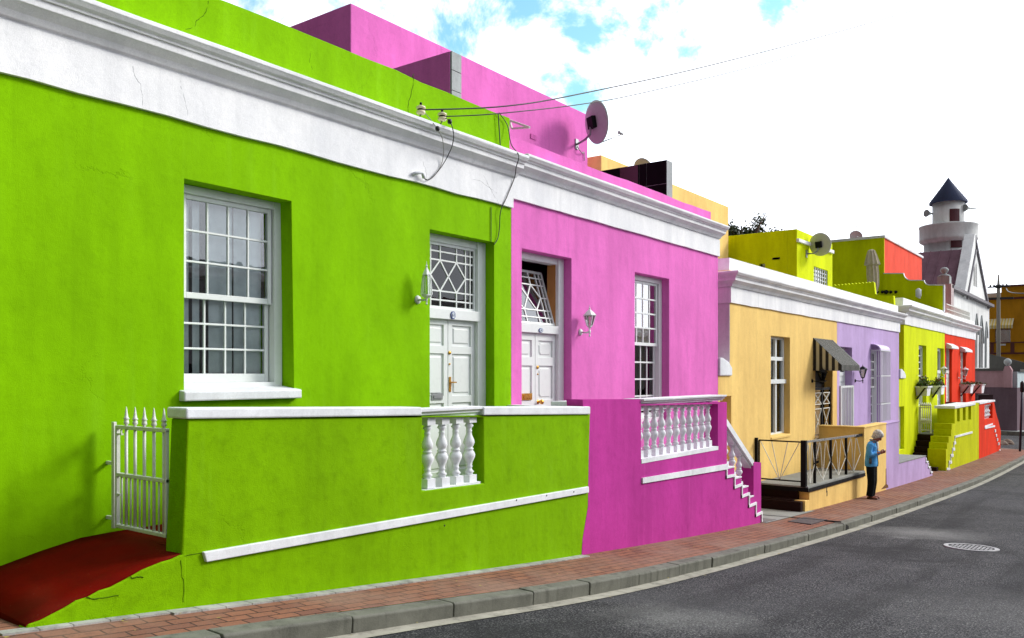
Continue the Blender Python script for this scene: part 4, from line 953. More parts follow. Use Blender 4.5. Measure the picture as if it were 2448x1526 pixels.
for (a_, b_, z_) in ((rw[0]-.15, rw[1]+.35, rw[3]), (rd[0]-.05, rd[1]+.25, rd[3])):
    mb = MB(); mb.prism([(YF-.22, z_+.0), (YF-.2, z_+.1), (YF+.0, z_+.22), (YF+.0, z_+.0)], a_, b_, axis='x'); mb.build('window_hood', COPING, rh)
outline = [(2340.3, 1115), (2340.3, 963.5), (2376.5, 959), (2381, 985), (2388, 1010), (2393, 1032), (2391, 1092)]
ro = PL([(2354, 962), (2354, 1004), (2373, 1000), (2373, 960.5)], YP)
front_wall(rh, RED, [(a_, b_) for a_, b_ in PL(outline, YP)], [[(a_, min(b_, -1.27)) for a_, b_ in ro]], YP+.002, .4, 'porch_wall', .01)
pw = [o for o in kids(rh) if o.name.startswith('porch_wall')][0]
mb = MB(); mb.box(PL(outline, YP)[1][0], PL(outline, YP)[2][0]+.1, YP-.03, YP+.45, -1.20, -1.13); mb.build('coping', COPING, pw)
oxa, oxb = ro[0][0], ro[2][0]
nb = 5
for i in range(nb): baluster(pw, oxa+(oxb-oxa)*(i+.5)/nb, YP+.2, -2.13, -1.25, .13, 2.4, seg=12)
mb = MB(); mb.box(oxa+.01, oxb-.01, YP-.01, YP+.3, -2.2, -2.13); mb.build('opening_ledge', COPING, pw)
mb = MB(); mb.prism(PL([(2353.5, 1022), (2353.5, 1026), (2377, 1021), (2377, 1017)], YP), YP-.03, YP+.01)
zz_ = [P(a_, b_, YP) for a_, b_ in [(2378, 1019), (2378, 1030), (2380.5, 1030), (2380.5, 1041), (2383, 1041), (2383, 1051), (2386, 1051), (2386, 1061), (2389, 1061), (2389, 1078)]]
for a_, b_ in zz_[1::2]: mb.box(a_-.1, a_+.2, YP-.03, YP+.01, b_-.07, b_+.05)
mb.build('stepped_trim', COPING, pw)
mb = MB(); mb.box(XLR+1, XR1, YP+.42, YF-.003, -3.3, -2.1); mb.build('porch_floor', FLOORG, rh)
mb = MB(); mb.box(XLR+.2, XLR+.35, YP+.56, YF-.01, -2.06, -1.1); mb.build('dividing_wall', plaster('maroon_plaster', (.16, .02, .02), .2), rh)

# ================================================================== MOSQUE
K = 8.4
mo = thing('mosque', (58, K, -3.7), 'white mosque with round minaret, slate cone roof and gabled front, behind the red house', 'mosque')
mx0, mx1 = X(2262, K), X(2365, K); gl, gr, gp = X(2302, K), X(2361, K), X(2328, K)
ze = Z(2300, 688, K); ze = 5.1
zpk = Z(2328, 566, K)
wins = []
def lancet(px0, px1, pyb, pyt, Y_):
    a_, b_ = X(px0, Y_), X(px1, Y_); zb2, zt_2 = Z((px0+px1)/2, pyb, Y_), Z((px0+px1)/2, pyt, Y_); c_ = (a_+b_)/2; h = (b_-a_)*.9
    zs2 = zt_2-h
    return [(a_, zb2), (b_, zb2), (b_, zs2), (b_-(b_-c_)*.35, zs2+h*.55), (c_, zt_2), (a_+(c_-a_)*.35, zs2+h*.55), (a_, zs2)]
wins = [lancet(2341, 2350, 880, 766, K), lancet(2355, 2359.5, 880, 780, K), lancet(2330.5, 2337, 880, 762, K)]
slits = [lancet(2327.5, 2330.5, 684, 628, K), lancet(2332, 2335, 686, 628, K)]
MW = plaster('mosque_white', (.86, .87, .86), .15, .3)
front_wall(mo, MW, [(mx0, -3.9), (mx1, -3.9), (mx1, ze-.3), (gr, ze-.3), (gp, zpk-.2), (gl, ze-.3), (mx0, ze-.3)], wins+slits, K, .4, 'wall', .02)
mb = MB()
for wv in wins+slits:
    xa, xb = wv[0][0], wv[1][0]; mb.box(xa-.05, xb+.05, K+.25, K+.3, wv[0][1], wv[4][1]+.05)
mb.build('window', GLASS_D, mo)
mb = MB()
for wv in wins:
    o_ = [(a_+(-.16 if a_ < (wv[0][0]+wv[1][0])/2 else .16), b_) for a_, b_ in wv]; o_[4] = (wv[4][0], wv[4][1]+.3)
    for p, q_ in zip(o_[2:], o_[3:]+[o_[0]]): mb.bar((p[0], K-.04, p[1]), (q_[0], K-.04, q_[1]), .06, .1)
mb.build('window_hood', CEM, mo)
mb = MB(); mb.box(mx0+.01, mx1-.01, K+.4, K+9, -3.8, ze-.4); mb.build('side_wall', MW, mo)
MROOF = plaster('maroon_roof_sheet', (.17, .09, .115), .3, .1)
mb = MB(); zrd = zpk-.75
def slab(p, q_, th=.12):
    (xa, za), (xb, zb) = p, q_; mb.prism([(xa, za-th), (xb, zb-th), (xb, zb), (xa, za)], K+.41, K+15)
slab((gp, zrd), (gl-1.0, ze-.95)); slab((gr+.4, ze-.6), (gp, zrd)); 
for i in range(24):
    yy = K+.7+.6*i; mb.bar((gp, yy, zrd+.02), (gl-1.0, yy, ze-.93), .05, .05)
mb.build('roof', MROOF, mo)
mb = MB()   # raking gable copings
mb.prism([(gl-.3, ze-.5), (gl+.55, ze-.5), (gp+.0, zpk-.75), (gp, zpk+.15), (gp-.25, zpk+.15)], K-.1, K+.5); 
mb.build('gable_coping', MW, mo, bevel=.02)
DK = paint('grey_trim', (.16, .15, .17), .6, .2)
mb = MB(); mb.prism([(gr-.12, ze-.5), (gr+.28, ze-.5), (gp+.2, zpk+.1), (gp+.02, zpk-.1)], K-.12, K+.5)
mb.bar((gl+.75, K-.12, ze-.5), (gp+.05, K-.12, zpk-.85), .1, .16); mb.build('gable_trim', DK, mo)
mb = MB(); mb.prism([(mx0, ze-.38), (mx1+.1, ze-.38), (mx1+.1, ze-.2), (mx0, ze-.2)], K-.3, K-.001); mb.build('eave_moulding', DK, mo)
mb = MB(); mb.box(mx0-.35, mx0+.45, K-.3, K+.5, -3.8, ze-.18); mb.build('pilaster', plaster('pinkish_white', (.62, .52, .52), .2), mo)
mb = MB(); mb.box(mx0-.25, mx0+.35, K-.2, K+.4, ze-.18, ze+.25); mb.lathe([(.3,0),(.3,.06),(.12,.15),(.12,.2),(.21,.3),(.22,.4),(.12,.5),(.02,.52)], (mx0+.05, K+.1, ze+.25), 16); mb.build('finial', CEM, mo)
# minaret
mc_px = 2267; mX = 66.0; mY = Yx(mc_px, mX); md = mX*CT+mY*ST; sc = md/F
def mz(py): return (HOR-py)*sc
cen = (mX, mY, 0)
mb = MB(); r1, r2, r3 = 34.5*sc, 53*sc, 63*sc
mb.lathe([(r2, -3.7), (r2, mz(583))], cen, 32); mb.build('minaret_base', OFFWHITE, mo)
mb = MB(); mb.lathe([(r2, mz(584)), (r3*.99, mz(578)), (r3*1.01, mz(574)), (r3, mz(572)), (r3, mz(546)), (r3*1.02, mz(544)), (r3*1.02, mz(541)), (r3*.93, mz(541)), (r3*.93, mz(558)), (r1, mz(558))], cen, 40); mb.build('balcony', OFFWHITE, mo)
mb = MB(); mb.lathe([(r1, mz(560)), (r1, mz(484))], cen, 32); mb.build('minaret_shaft', MW, mo)
SLATE = paint('blue_slate', (.055, .068, .125), .7, .5, .1)
mb = MB(); n = 14; pr = [(r1*.9, mz(486)), (41.5*sc, mz(487.5))]
for i in range(n):
    u = i/n; u2 = (i+1)/n
    pr.append((41.5*sc*(1-u)**1.04+.0, mz(486-62*u))); pr.append((41.5*sc*(1-u2)**1.04+.07*(1-u), mz(486-62*u2)-.0))
mb.lathe(pr+[(.01, mz(422.5))], cen, 30, smooth=False); mb.build('cone_roof', SLATE, mo)
# dark windows on the minaret facing the camera
tocam = Vector((-mX, -mY, 0)).normalized(); sid = Vector((-tocam.y, tocam.x, 0))
def curved_panel(mb, r, px0, px1, py0, py1):
    o_ = []
    for px in frange(px0, px1, 4):
        off = (px-mc_px)*sc; o_.append(off)
    vs = []; fs = []
    right = Vector((ST, -CT, 0)); fwd = Vector((CT, ST, 0))
    for off in o_:
        f_ = -sqrt(max(r*r-off*off, 0)); p = Vector(cen)+right*off+fwd*f_
        for e_ in (0, .03): pass
        vs += [(p.x, p.y, mz(py1)), (p.x, p.y, mz(py0))]
    for i in range(4): fs.append((2*i, 2*i+2, 2*i+3, 2*i+1))
    mb.add(vs, fs)
mb = MB(); SHU = paint('maroon_shutter', (.07, .012, .018), .5, .2); curved_panel(mb, r1+.03, 2253, 2275.5, 506, 535.5); mb.build('shutter', SHU, mo); mb = MB(); curved_panel(mb, r2+.03, 2247, 2271, 583, 600); mb.build('shutter', SHU, mo)
def horn(px, py, dirpx, ls):
    right = Vector((ST, -CT, 0)); fwd = Vector((CT, ST, 0))
    c0 = Vector(cen)+right*((px-mc_px)*sc)+fwd*(-.8 if ls else .1)+Vector((0, 0, mz(py)))
    ax = (right*dirpx+fwd*(-.35)).normalized()
    mb = MB(); mb.lathe([(.05, -.9), (.05, -.3), (.10, -.1), (.25, .2), (.27, .22), (.24, .22)], c0, 14, ax); return mb.build('loudspeaker', CEM, mo)
horn(2222, 510, -1, False); horn(2297, 503, -.9, True)
# iron balcony railing on the mosque wall
mb = MB(); rx0, rx1 = X(2262, K-.6), X(2318, K-.6)
for z0_, z1_ in ((3.55, 3.6), (3.3, 3.34), (2.3, 2.35)): mb.box(rx0, rx1, K-.62, K-.57, z0_, z1_)
n = 26
for i in range(n+1):
    xx = rx0+(rx1-rx0)*i/n; mb.box(xx-.02, xx+.02, K-.61, K-.58, 2.3, 3.6)
    if i < n: 
        xm = xx+(rx1-rx0)/n/2; mb.tube([(xm+.12*cos(a_), K-.595, 2.85+.3*sin(a_)) for a_ in frange(0, 2*pi, 8)], .02, 4)
mb.box(rx0, rx1, K-.65, K-.001, 2.1, 2.3); mb.build('balcony_railing', WOLD, mo)

# ================================================================== purple boundary wall
PX = 59.6
bw = thing('boundary_wall', (PX, 6.5, gz(PX)), 'two tone pink and dark purple boundary wall with ball topped pillar and garage opening', 'wall')
y_l, y_c = Yx(2331, PX), Yx(2418, PX)
ym = Zx(2370, 926, PX); ytop = Zx(2370, 887, PX)
gy0, gy1 = Yx(2374, PX), Yx(2336, PX); gt = Zx(2355, 943.5, PX)
mb = MB(); mb.prism([(y_c, -4), (y_l+2, -4), (y_l+2, ym), (y_c, ym)], PX, PX+.35, axis='x', holes=[[(gy0, -3.9), (gy1, -3.9), (gy1, gt), (gy0, gt)]]); mb.box(PX, PX+6, y_c-.3, y_c, -4, ym-.02); mb.build('lower_wall', PURPLE, bw)
mb = MB(); mb.box(PX+.003, PX+.35, y_c+.01, y_l+2, ym, ytop); mb.build('upper_wall', ROSE, bw)
mb = MB(); mb.box(PX+.36, PX+6, y_c-.28, y_c-.01, ym-.02, ytop-.05); mb.build('return_wall', plaster('pale_blue_grey', (.50, .58, .60), .2), bw)  # pale tone puts the light on this street side into the colour
mb = MB(); mb.box(PX-.08, PX+.45, Yx(2402, PX)+.0, y_l+2, ytop, ytop+.16); mb.box(PX+.6, PX+6.2, y_c-.4, y_c+.1, ytop-.05, ytop+.1); mb.build('coping', GREYW, bw)
mb = MB(); yy0, yy1 = Yx(2417, PX), Yx(2399, PX); mb.prism([(yy0-.05, ym-.01), (yy1, ym-.01), (yy1, ytop+.05), ((yy0+yy1)/2+.12, ytop+.3), ((yy0+yy1)/2-.12, ytop+.3), (yy0-.05, ytop+.05)], PX-.1, PX+.5, axis='x'); mb.build('pillar', ROSE, bw)
mb = MB(); pc = (yy0+yy1)/2; mb.lathe([(.1, 0), (.1, .06), (.2, .14), (.22, .26), (.2, .36), (.08, .46), (.01, .48)], (PX+.2, pc, ytop+.3), 14); mb.build('ball_finial', CEM, bw)
mb = MB(); mb.box(PX+.3, PX+.36, gy0+.01, gy1-.01, -3.8, gt-.01); mb.build('garage_door', paint('maroon_door', (.045, .015, .02), .5, .2), bw)
# grey sloped wall behind
GX = 70.0
mb = MB(); mb.prism(QL([(2330, 848), (2364, 847), (2390, 852), (2452, 868), (2500, 880), (2500, 960), (2330, 960)], GX), GX, GX+.5, axis='x')
mb.build('retaining_wall', GREYW, label='dark grey wall with sloping top below the ochre building', cat='wall')

# ================================================================== ochre building
OX = 85.0
ob = thing('apartment_building', (OX, 8, -3.7), 'ochre two storey building with maroon balcony band and yellow striped awning, far right', 'building')
def oy(px): return Yx(px, OX)
def oz(px, py): return Zx(px, py, OX)
z_top, z_mid = oz(2420, 684), oz(2420, 714)
wy0, wy1, wzb, wzt = oy(2416), oy(2378), oz(2400, 819), oz(2400, 787)
mb = MB(); mb.prism([(oy(2364)+6, -4), (-12, -4), (-12, z_mid), (oy(2364)+6, z_mid)], OX, OX+.4, axis='x', holes=[[(wy0, wzb), (wy1, wzb), (wy1, wzt+.3), (wy0, wzt+.3)]])
mb.box(OX+.4, OX+12, -12, -11.6, -4, z_mid); mb.box(OX+.4, OX+12, oy(2364)+5.6, oy(2364)+6, -4, z_mid); mb.box(OX+2.5, OX+2.7, wy0-.5, wy1+.5, wzb-.5, wzt+1); mb.build('wall', OCHRE, ob)
mb = MB(); mb.box(OX+.02, OX+12, -12, oy(2393.5), z_mid, z_top); mb.build('parapet', OCHRE, ob)
MAR = paint('maroon_trim', (.10, .018, .015), .6, .2)
mb = MB(); mb.box(OX-.1, OX-.001, -12, oy(2364)+6, z_mid-.06, z_mid+.1); mb.box(OX-.1, OX+.019, -12, oy(2393.5)+.05, z_top-.05, z_top+.1)
for py0_, py1_ in ((818, 820.5), (843, 847)): mb.box(OX-.14, OX-.001, -12, oy(2364)+6, oz(2420, py1_), oz(2420, py0_))
for pxa, pxb in ((2368, 2376), (2416, 2425)): mb.box(OX-.13, OX-.001, oy(pxb), oy(pxa), oz(2420, 844), oz(2420, 819))
mb.build('trim_band', MAR, ob)
mb = MB(); mb.box(OX+.3, OX+.35, wy0, wy1, wzb, wzt+.3); mb.build('window', GLASS_D, ob)
mb = MB(); mb.box(OX+1, OX+1.1, oy(2393), oy(2366)+2, z_mid+.1, z_mid+.65); mb.build('roof_parapet', OFFWHITE, ob)
mb = MB(); mb.box(OX-.18, OX-.141, oy(2405), oy(2390), oz(2400, 826.5), oz(2400, 822.5)); mb.build('blank_plate', COPING, ob)
# awning on the ochre building
AW1, AW2 = paint('yellow_canvas', (.62, .42, .07), .8, .1), paint('cream_canvas', (.66, .60, .40), .8, .1)
aw = thing('awning', (OX-.5, (oy(2424)+oy(2366))/2, oz(2395, 786)), 'yellow and cream striped awning on the ochre building', 'awning')
ya, yb = oy(2424), oy(2360); n = 18; m1, m2 = MB(), MB()
for i in range(n):
    a_ = ya+(yb-ya)*i/n; b_ = ya+(yb-ya)*(i+1)/n; m_ = m1 if i % 2 else m2
    m_.prism([(OX-.02, oz(2395, 763)), (OX-1.0, oz(2395, 780)), (OX-1.0, oz(2395, 786)), (OX-.97, oz(2395, 786)), (OX-.97, oz(2395, 781)), (OX-.02, oz(2395, 765))], a_, b_, axis='y') if False else None
    pts8 = [(OX-.02, oz(2395, 762)), (OX-1.0, oz(2395, 779)), (OX-1.0, oz(2395, 787)), (OX-.96, oz(2395, 787)), (OX-.96, oz(2395, 780)), (OX-.02, oz(2395, 764))]
    m_.prism(pts8, a_, b_, axis='y')
m1.build('yellow_stripes', AW1, aw); m2.build('cream_stripes', AW2, aw)
# ================================================================== tree
def tree(loc, H, R, label, seed):
    rnd = random.Random(seed); t = thing('tree', loc, label, 'tree'); L = Vector(loc)
    mb = MB(); mb.tube([L, L+Vector((.1, .1, H*.35)), L+Vector((0, .2, H*.7))], [.28, .2, .1], 8)
    for i in range(7):
        a_ = i*.9; mb.tube([L+Vector((0, .1, H*(.4+.05*i))), L+Vector((cos(a_)*R*.4, sin(a_)*R*.4, H*(.6+.04*i))), L+Vector((cos(a_)*R*.75, sin(a_)*R*.75, H*(.72+.035*i)))], [.1, .06, .02], 6)
    mb.build('trunk', paint('bark', (.09, .06, .04), .9, .4), t)
    mb = MB()
    cl = [(L+Vector((rnd.gauss(0, R*.5), rnd.gauss(0, R*.5), H*.78+rnd.gauss(0, R*.30))), rnd.uniform(.25, .55)) for _ in range(110)]
    vs = []; fs = []
    for c_, r_ in cl:
        for _ in range(170):
            p = c_+Vector((rnd.gauss(0, r_*.5), rnd.gauss(0, r_*.5), rnd.gauss(0, r_*.42)))
            d1 = Vector((rnd.gauss(0,1), rnd.gauss(0,1), rnd.gauss(0,1))).normalized()*.1; d2 = d1.cross(Vector((rnd.gauss(0,1), rnd.gauss(0,1), rnd.gauss(0,1)))).normalized()*.04
            k_ = len(vs); vs += [p-d1, p+d2, p+d1, p-d2]; fs.append((k_, k_+1, k_+2, k_+3))
    mb.add(vs, fs); m, tt, b_ = base_mat('leaves', .6, .3); n_ = obj_noise(tt, 1.5, 3); tt.links.new(mixc(tt, rng(tt, n_.outputs[0], .35, .65), (.02, .04, .008), (.08, .11, .03)), b_.inputs['Base Color'])
    mb.build('crown', m, t)
tx = X(1768, 17); tree((tx, 17, -3.4), ((HOR-529)/F*(tx*CT+17*ST)+3.4-1.5)/.78, 1.9, 'dark leafy tree showing above the lime roof wall beside the yellow storey', 3)

# ================================================================== gate of the green porch
gt_ = thing('gate', (3.155, 5.65, -1.15), 'white painted steel gate with five spiked bars beside the red ramp', 'gate')
gx = 3.16
def gyz(px, py): return (Yx(px, gx), Zx(px, py, gx))
yh_, zt_ = gyz(275, 1018); zbm = Zx(273, 1258, gx); yend = YP+.225
zmid = Zx(280, 1134, gx)
ztop = Zx(281, 1021, gx)
mb = MB(); mb.box(gx-.012, gx+.012, Yx(273.5, gx)-.012, Yx(273.5, gx)+.022, zbm-.015, ztop+.035); mb.box(gx-.014, gx+.014, Yx(281, gx)-.012, Yx(281, gx)+.012, zbm, ztop+.01); mb.box(gx-.013, gx+.013, yend, yend+.022, zbm, ztop)
for z in (ztop, zmid, zbm+.01): mb.box(gx-.016, gx+.016, yend, Yx(281, gx), z-.013, z+.013)
mb.build('frame', WOLD, gt_, bevel=.003, seg=1)
mb = MB(); ys = [Yx(p, gx) for p in (302, 323, 345, 368, 392)]
for yy in ys: mb.tube([(gx, yy, zbm), (gx, yy, ztop)], .0115, 8)
for i in range(6):
    ya_ = (Yx(281, gx) if i == 0 else ys[i-1]); yb_ = ys[i] if i < 5 else yend; yy = (ya_+yb_)/2
    mb.tube([(gx, yy, zbm), (gx, yy, zmid)], .007, 6)
mb.build('bars', WOLD, gt_)
for yy in ys:
    mb = MB(); mb.lathe([(.010, 0), (.011, .012), (.019, .018), (.017, .034), (.013, .045), (.022, .052), (.014, .062), (.010, .085), (.005, .125), (.001, .14)], (gx, yy, ztop+.012), 10); mb.build('spike', WOLD, gt_)
mb = MB()
for z in (Zx(270, 1108, gx), Zx(270, 1239, gx)): mb.box(gx-.01, gx+.01, Yx(273, gx)+.02, YF+.01, z-.011, z+.013)
mb.build('hinge', WOLD, gt_)
mb = MB(); mb.box(gx-.012, gx+.004, Yx(294, gx), Yx(281, gx), Zx(288, 1040, gx), Zx(288, 1036, gx)); mb.box(gx-.006, gx+.002, Yx(291.5, gx), Yx(290, gx), Zx(290, 1038, gx), Zx(290, 1023, gx)); mb.box(gx-.012, gx+.004, Yx(289, gx), Yx(281, gx), Zx(288, 1186, gx), Zx(288, 1180, gx)); mb.build('latch', WOLD, gt_)

# ================================================================== wall lamps
def lantern(name, wx_, wz_, y, out_, up, h, r, mat, gm, label, ogee=False, group=None):
    """wall plate at (wx,wz), arm reaches out, lantern above the arm"""
    t = thing(name, (wx_, y, wz_), label, 'wall lamp', group)
    mb = MB(); mb.lathe([(.048, 0), (.048, .008), (.036, .022), (.01, .03)], (wx_, y, wz_), 8, (0,-1,0)); mb.build('wall_plate', mat, t)
    lx = wx_; ly = y-out_
    mb = MB(); mb.tube([(wx_, y-.02, wz_), (wx_, y-out_*.6, wz_-.01), (wx_, ly, wz_)], [.012, .011, .013], 8); mb.build('arm', mat, t)
    zb0 = wz_+up
    mb = MB(); mb.lathe([(.004, wz_-.06), (.014, wz_-.05), (.008, wz_-.035), (.016, wz_-.01), (.016, wz_+.01), (.01, zb0-.03), (r*.45, zb0-.02), (r*.95, zb0), (r*.95, zb0+.012), (r*.5, zb0+.014)], (lx, ly, 0), 6, smooth=False) if up < .05 else mb.lathe([(.003, wz_-.07), (.014, wz_-.055), (.008, wz_-.03), (.018, wz_-.01), (.018, wz_+.01), (.009, wz_+.03), (.012, zb0-.02), (r*.45, zb0), (r*.45, zb0+.012), (r*.2, zb0+.014)], (lx, ly, 0), 6, smooth=False)
    mb.build('lamp_base', mat, t)
    if ogee: ra, rb = r*.45, r
    else: ra, rb = r*.9, r*.62
    zt0 = zb0+.012; zt1 = zt0+h
    mb = MB()
    for k in range(6):
        a_ = 2*pi*k/6; mb.bar((lx+ra*cos(a_), ly+ra*sin(a_), zt0), (lx+rb*cos(a_), ly+rb*sin(a_), zt1), .008)
    mb.build('cage', mat, t)
    mb = MB(); mb.lathe([(ra*.92, zt0), (rb*.92, zt1)], (lx, ly, 0), 6, smooth=False); mb.build('glass', gm, t)
    mb = MB(); mb.lathe([(rb*1.15, zt1), (rb*1.18, zt1+.01), (rb*.7, zt1+.05), (rb*.35, zt1+.075), (.008, zt1+.09), (.014, zt1+.10), (.005, zt1+.115), (.002, zt1+.15)], (lx, ly, 0), 6, smooth=False); mb.build('lamp_cap', mat, t)
    return t
FROST = glass('lamp_glass', 1.5, (.8, .85, .82), .25, .15)
a = P(998, 717, YF); lantern('wall_lamp', a[0], a[1], YF, .13, .035, .20, .066, WPAINT, FROST, 'white six sided wall lamp on the green wall left of the door', ogee=False)
a = P(1387, 794.5, YF); lantern('wall_lamp', a[0], a[1], YF, .15, .07, .135, .080, WPAINT, FROST, 'white wall lamp with tapering glass on the pink wall beside the door', ogee=True)
a = P(2044, 910.5, YF); lantern('wall_lamp', a[0], a[1], YF, .2, .08, .21, .105, BLACKM, FROST, 'black lantern wall lamp on the lilac wall right of the awning', ogee=True)
a = P(1941, 911, YF); lantern('wall_lamp', a[0], a[1], YF, .24, -.0, .18, .10, BLACKM, GLASS_D, 'black wall lamp on the yellow wall just under the striped awning', ogee=True)
a = P(2291.5, 904, YF); lantern('wall_lamp', a[0], a[1], YF, .25, .10, .24, .13, COPING, FROST, 'white lantern wall lamp on the red wall between door and window', ogee=True)
a = P(2243, 900, YF); lantern('wall_lamp', a[0], a[1], YF, .2, .08, .2, .10, COPING, FROST, 'small white lantern lamp beside the lime house door', ogee=True)

# ================================================================== house number plates
def plate(px, py, Y_, w_, h_, txt, label):
    a = P(px, py, Y_); t = thing('number_plate', (a[0], Y_, a[1]), label, 'house number')
    mb = MB(); mb.prism([(a[0]+w_*.5*cos(k*pi/4+pi/8)*1.08, a[1]+h_*.5*sin(k*pi/4+pi/8)*1.08) for k in range(8)], Y_-.012, Y_); mb.build('plate', paint('enamel_blue', (.05, .08, .25), .25, .1), t)
    mb = MB(); mb.prism([(a[0]+w_*.38*cos(k*pi/4+pi/8)*1.08, a[1]+h_*.38*sin(k*pi/4+pi/8)*1.08) for k in range(8)], Y_-.014, Y_-.012); mb.build('face', paint('enamel_white', (.65, .72, .78), .25, .1), t)
    cu = bpy.data.curves.new('digits', 'FONT'); cu.body = txt; cu.size = h_*.62; cu.extrude = .001; cu.align_x = 'CENTER'; cu.align_y = 'CENTER'
    o = bpy.data.objects.new('digits', cu); COL.objects.link(o); bpy.context.view_layer.update()
    me = bpy.data.meshes.new_from_object(o.evaluated_get(bpy.context.evaluated_depsgraph_get())); bpy.data.objects.remove(o)
    me.transform(Matrix.Rotation(pi/2, 4, 'X')); me.transform(Matrix.Translation((0, -.0155, 0))); me.materials.clear(); me.materials.append(paint('enamel_ink', (.02, .03, .12), .3, .1))
    o = bpy.data.objects.new('digits', me); COL.objects.link(o); o.parent = t; BASE[o] = BASE[t]
plate(1082, 754, YF+.12, .075, .085, '61', 'small blue edged house number on the bar above the green house door')
plate(1292, 790, YF+.12, .085, .055, '63', 'small blue edged house number on the bar above the pink house door')

# ================================================================== satellite dishes
def dish(c, axis, R, mount, label, lnb=None, mat=None, up=Vector((0,0,1)), lnb_len=.75, squash=1.0, group='satellite dishes on the houses'):
    c = Vector(c); axis = Vector(axis).normalized(); t = thing('satellite_dish', tuple(mount), label, 'satellite dish', group)
    u = axis.cross(up).normalized(); v = u.cross(axis).normalized()
    rings = []
    for j in range(9):
        r = R*j/8
        rings.append([c+axis*(.16*R*(j/8)**2)+(u*cos(2*pi*k/32)*squash+v*sin(2*pi*k/32))*max(r, .002) for k in range(32)])
    back = [[p-axis*.012 for p in r] for r in rings[::-1]]
    mb = MB(); mb.loft(rings+back, cap=False); mb.build('reflector', mat or DISHM, t)
    mb = MB(); q = c-axis*.07
    rr = [[p+u*sx*.10*R/.4+v*sy*.11*R/.4 for sx, sy in ((-1,-1),(1,-1),(1,1),(-1,1))] for p in (c-axis*.10, c-axis*.005)]
    mb.loft(rr, smooth=False); mb.build('bracket', BLACKM, t, bevel=.01)
    m_ = Vector(mount); mb = MB(); e_ = c-axis*.09-v*.08
    mb.tube([m_, m_+(Vector((e_.x, e_.y, m_.z))-m_)*.6, Vector(((e_.x*.8+m_.x*.2), (e_.y*.9+m_.y*.1), m_.z+(e_.z-m_.z)*.35)), e_], .022*R/.4, 8); mb.box(m_.x-.05, m_.x+.05, m_.y-.0, m_.y+.02, m_.z-.1, m_.z+.1); mb.build('mount_arm', GREYM, t)
    b0 = c-v*R*.97+axis*.14*R; b1 = b0+axis*lnb_len+v*.12*R/.4
    mb = MB(); mb.tube([b0, b1], .011, 6); mb.build('feed_arm', GREYM, t)
    mb = MB(); mb.lathe([(.02, -.07), (.028, -.02), (.022, .0), (.035, .02), (.035, .04)], b1+v*.04, 10, -(b1-c).normalized()); mb.build('receiver', GREYM, t)
    return t
DISHM = paint('dish_grey', (.44, .52, .47), .5, .25)
DISHP = paint('dish_pale', (.50, .50, .44), .5, .3)
right = Vector((ST, -CT, 0)); fwd = Vector((CT, ST, 0))
def at(px, py, d): return Vector(camo.location)+fwd*d+right*((px-1224)/F*d)+Vector((0,0,(HOR-py)/F*d))
c = at(1420, 293, 15.95); mY_ = YB; mt = Vector((X(1380, YB-.02), YB-.02, Z(1380, 345, YB-.02)))
dish(c, right*.87+fwd*.42+Vector((0,0,.18)), .405, mt, 'large pinkish grey satellite dish on the pink upper wall seen from behind', lnb_len=.50)
c = at(1959, 585, 22.3); mt = Vector((X(1929, 7.08), 7.08, Z(1929, 607, 7.08)))
dish(c, right*.72+fwd*.66+Vector((0,0,.2)), .31, mt, 'pale satellite dish on the lime wall above the yellow house cornice', mat=DISHP, lnb_len=.4)
c = at(1536, 404, 19.5); dish(c, fwd*.6+right*.6+Vector((0,0,.5)), .25, c-fwd*(-.2)-Vector((0,0,1.2)), 'small dish peeping over the black tiled fin wall', mat=CEM, lnb_len=.2)
c = at(2046, 566, 37.5); dish(c, -fwd*.9-right*.15+Vector((0,0,.3)), .28, c+fwd*.3-Vector((0,0,1.0)), 'small white satellite dish on the roof edge of the far lime wall', mat=CEM, lnb_len=.2)
# antenna
an = thing('tv_antenna', tuple(at(2047, 580, 38.2)), 'thin roof antenna above the small white dish', 'antenna')
mb = MB(); mb.tube([at(2047, 580, 38.2), at(2047, 541, 38.2)], .012, 6); mb.build('mast', GREYM, an)
mb = MB(); mb.tube([at(2027, 544, 38.2), at(2070, 538, 38.2)], .008, 4)
for px in (2028, 2038, 2046, 2056, 2068):
    p = at(px, 544-(px-2027)*.14, 38.2); mb.tube([p-fwd*.15, p+fwd*.15+Vector((0,0,.03))], .009, 4)
mb.build('boom', GREYM, an)

# ================================================================== insulators and cables
ends = []
for k, (px, py, lab) in enumerate(((1006, 263, 'cream porcelain insulator on the white cornice, the left of the pair'), (1057, 279, 'cream porcelain insulator on the white cornice, the right of the pair'))):
    yy = YF-.12; a = P(px, py, yy); t = thing('insulator', (a[0], yy, a[1]-.1), lab, 'insulator', 'porcelain insulators on the cornice')
    mb = MB(); mb.lathe([(.012, -.05), (.04, -.045), (.05, -.03), (.045, -.012), (.032, -.008), (.032, .008), (.05, .012), (.05, .03), (.03, .042), (.01, .046)], (a[0], yy, a[1]), 16); mb.build('porcelain', CREAM, t)
    mb = MB(); mb.lathe([(.033, -.008), (.036, 0), (.033, .008)], (a[0], yy, a[1]), 14); mb.lathe([(.012, .045), (.014, .07), (.008, .078)], (a[0], yy, a[1]), 10); mb.build('pin', BLACKM, t)
    mb = MB(); mb.tube([(a[0], yy, a[1]-.045), (a[0]-.01, yy+.01, a[1]-.08), (a[0]-.04, yy+.04, a[1]-.12)], .009, 6); mb.build('stem', paint('green_iron', (.16, .22, .03), .6, .4), t)
    ends.append(Vector((a[0], yy, a[1])))
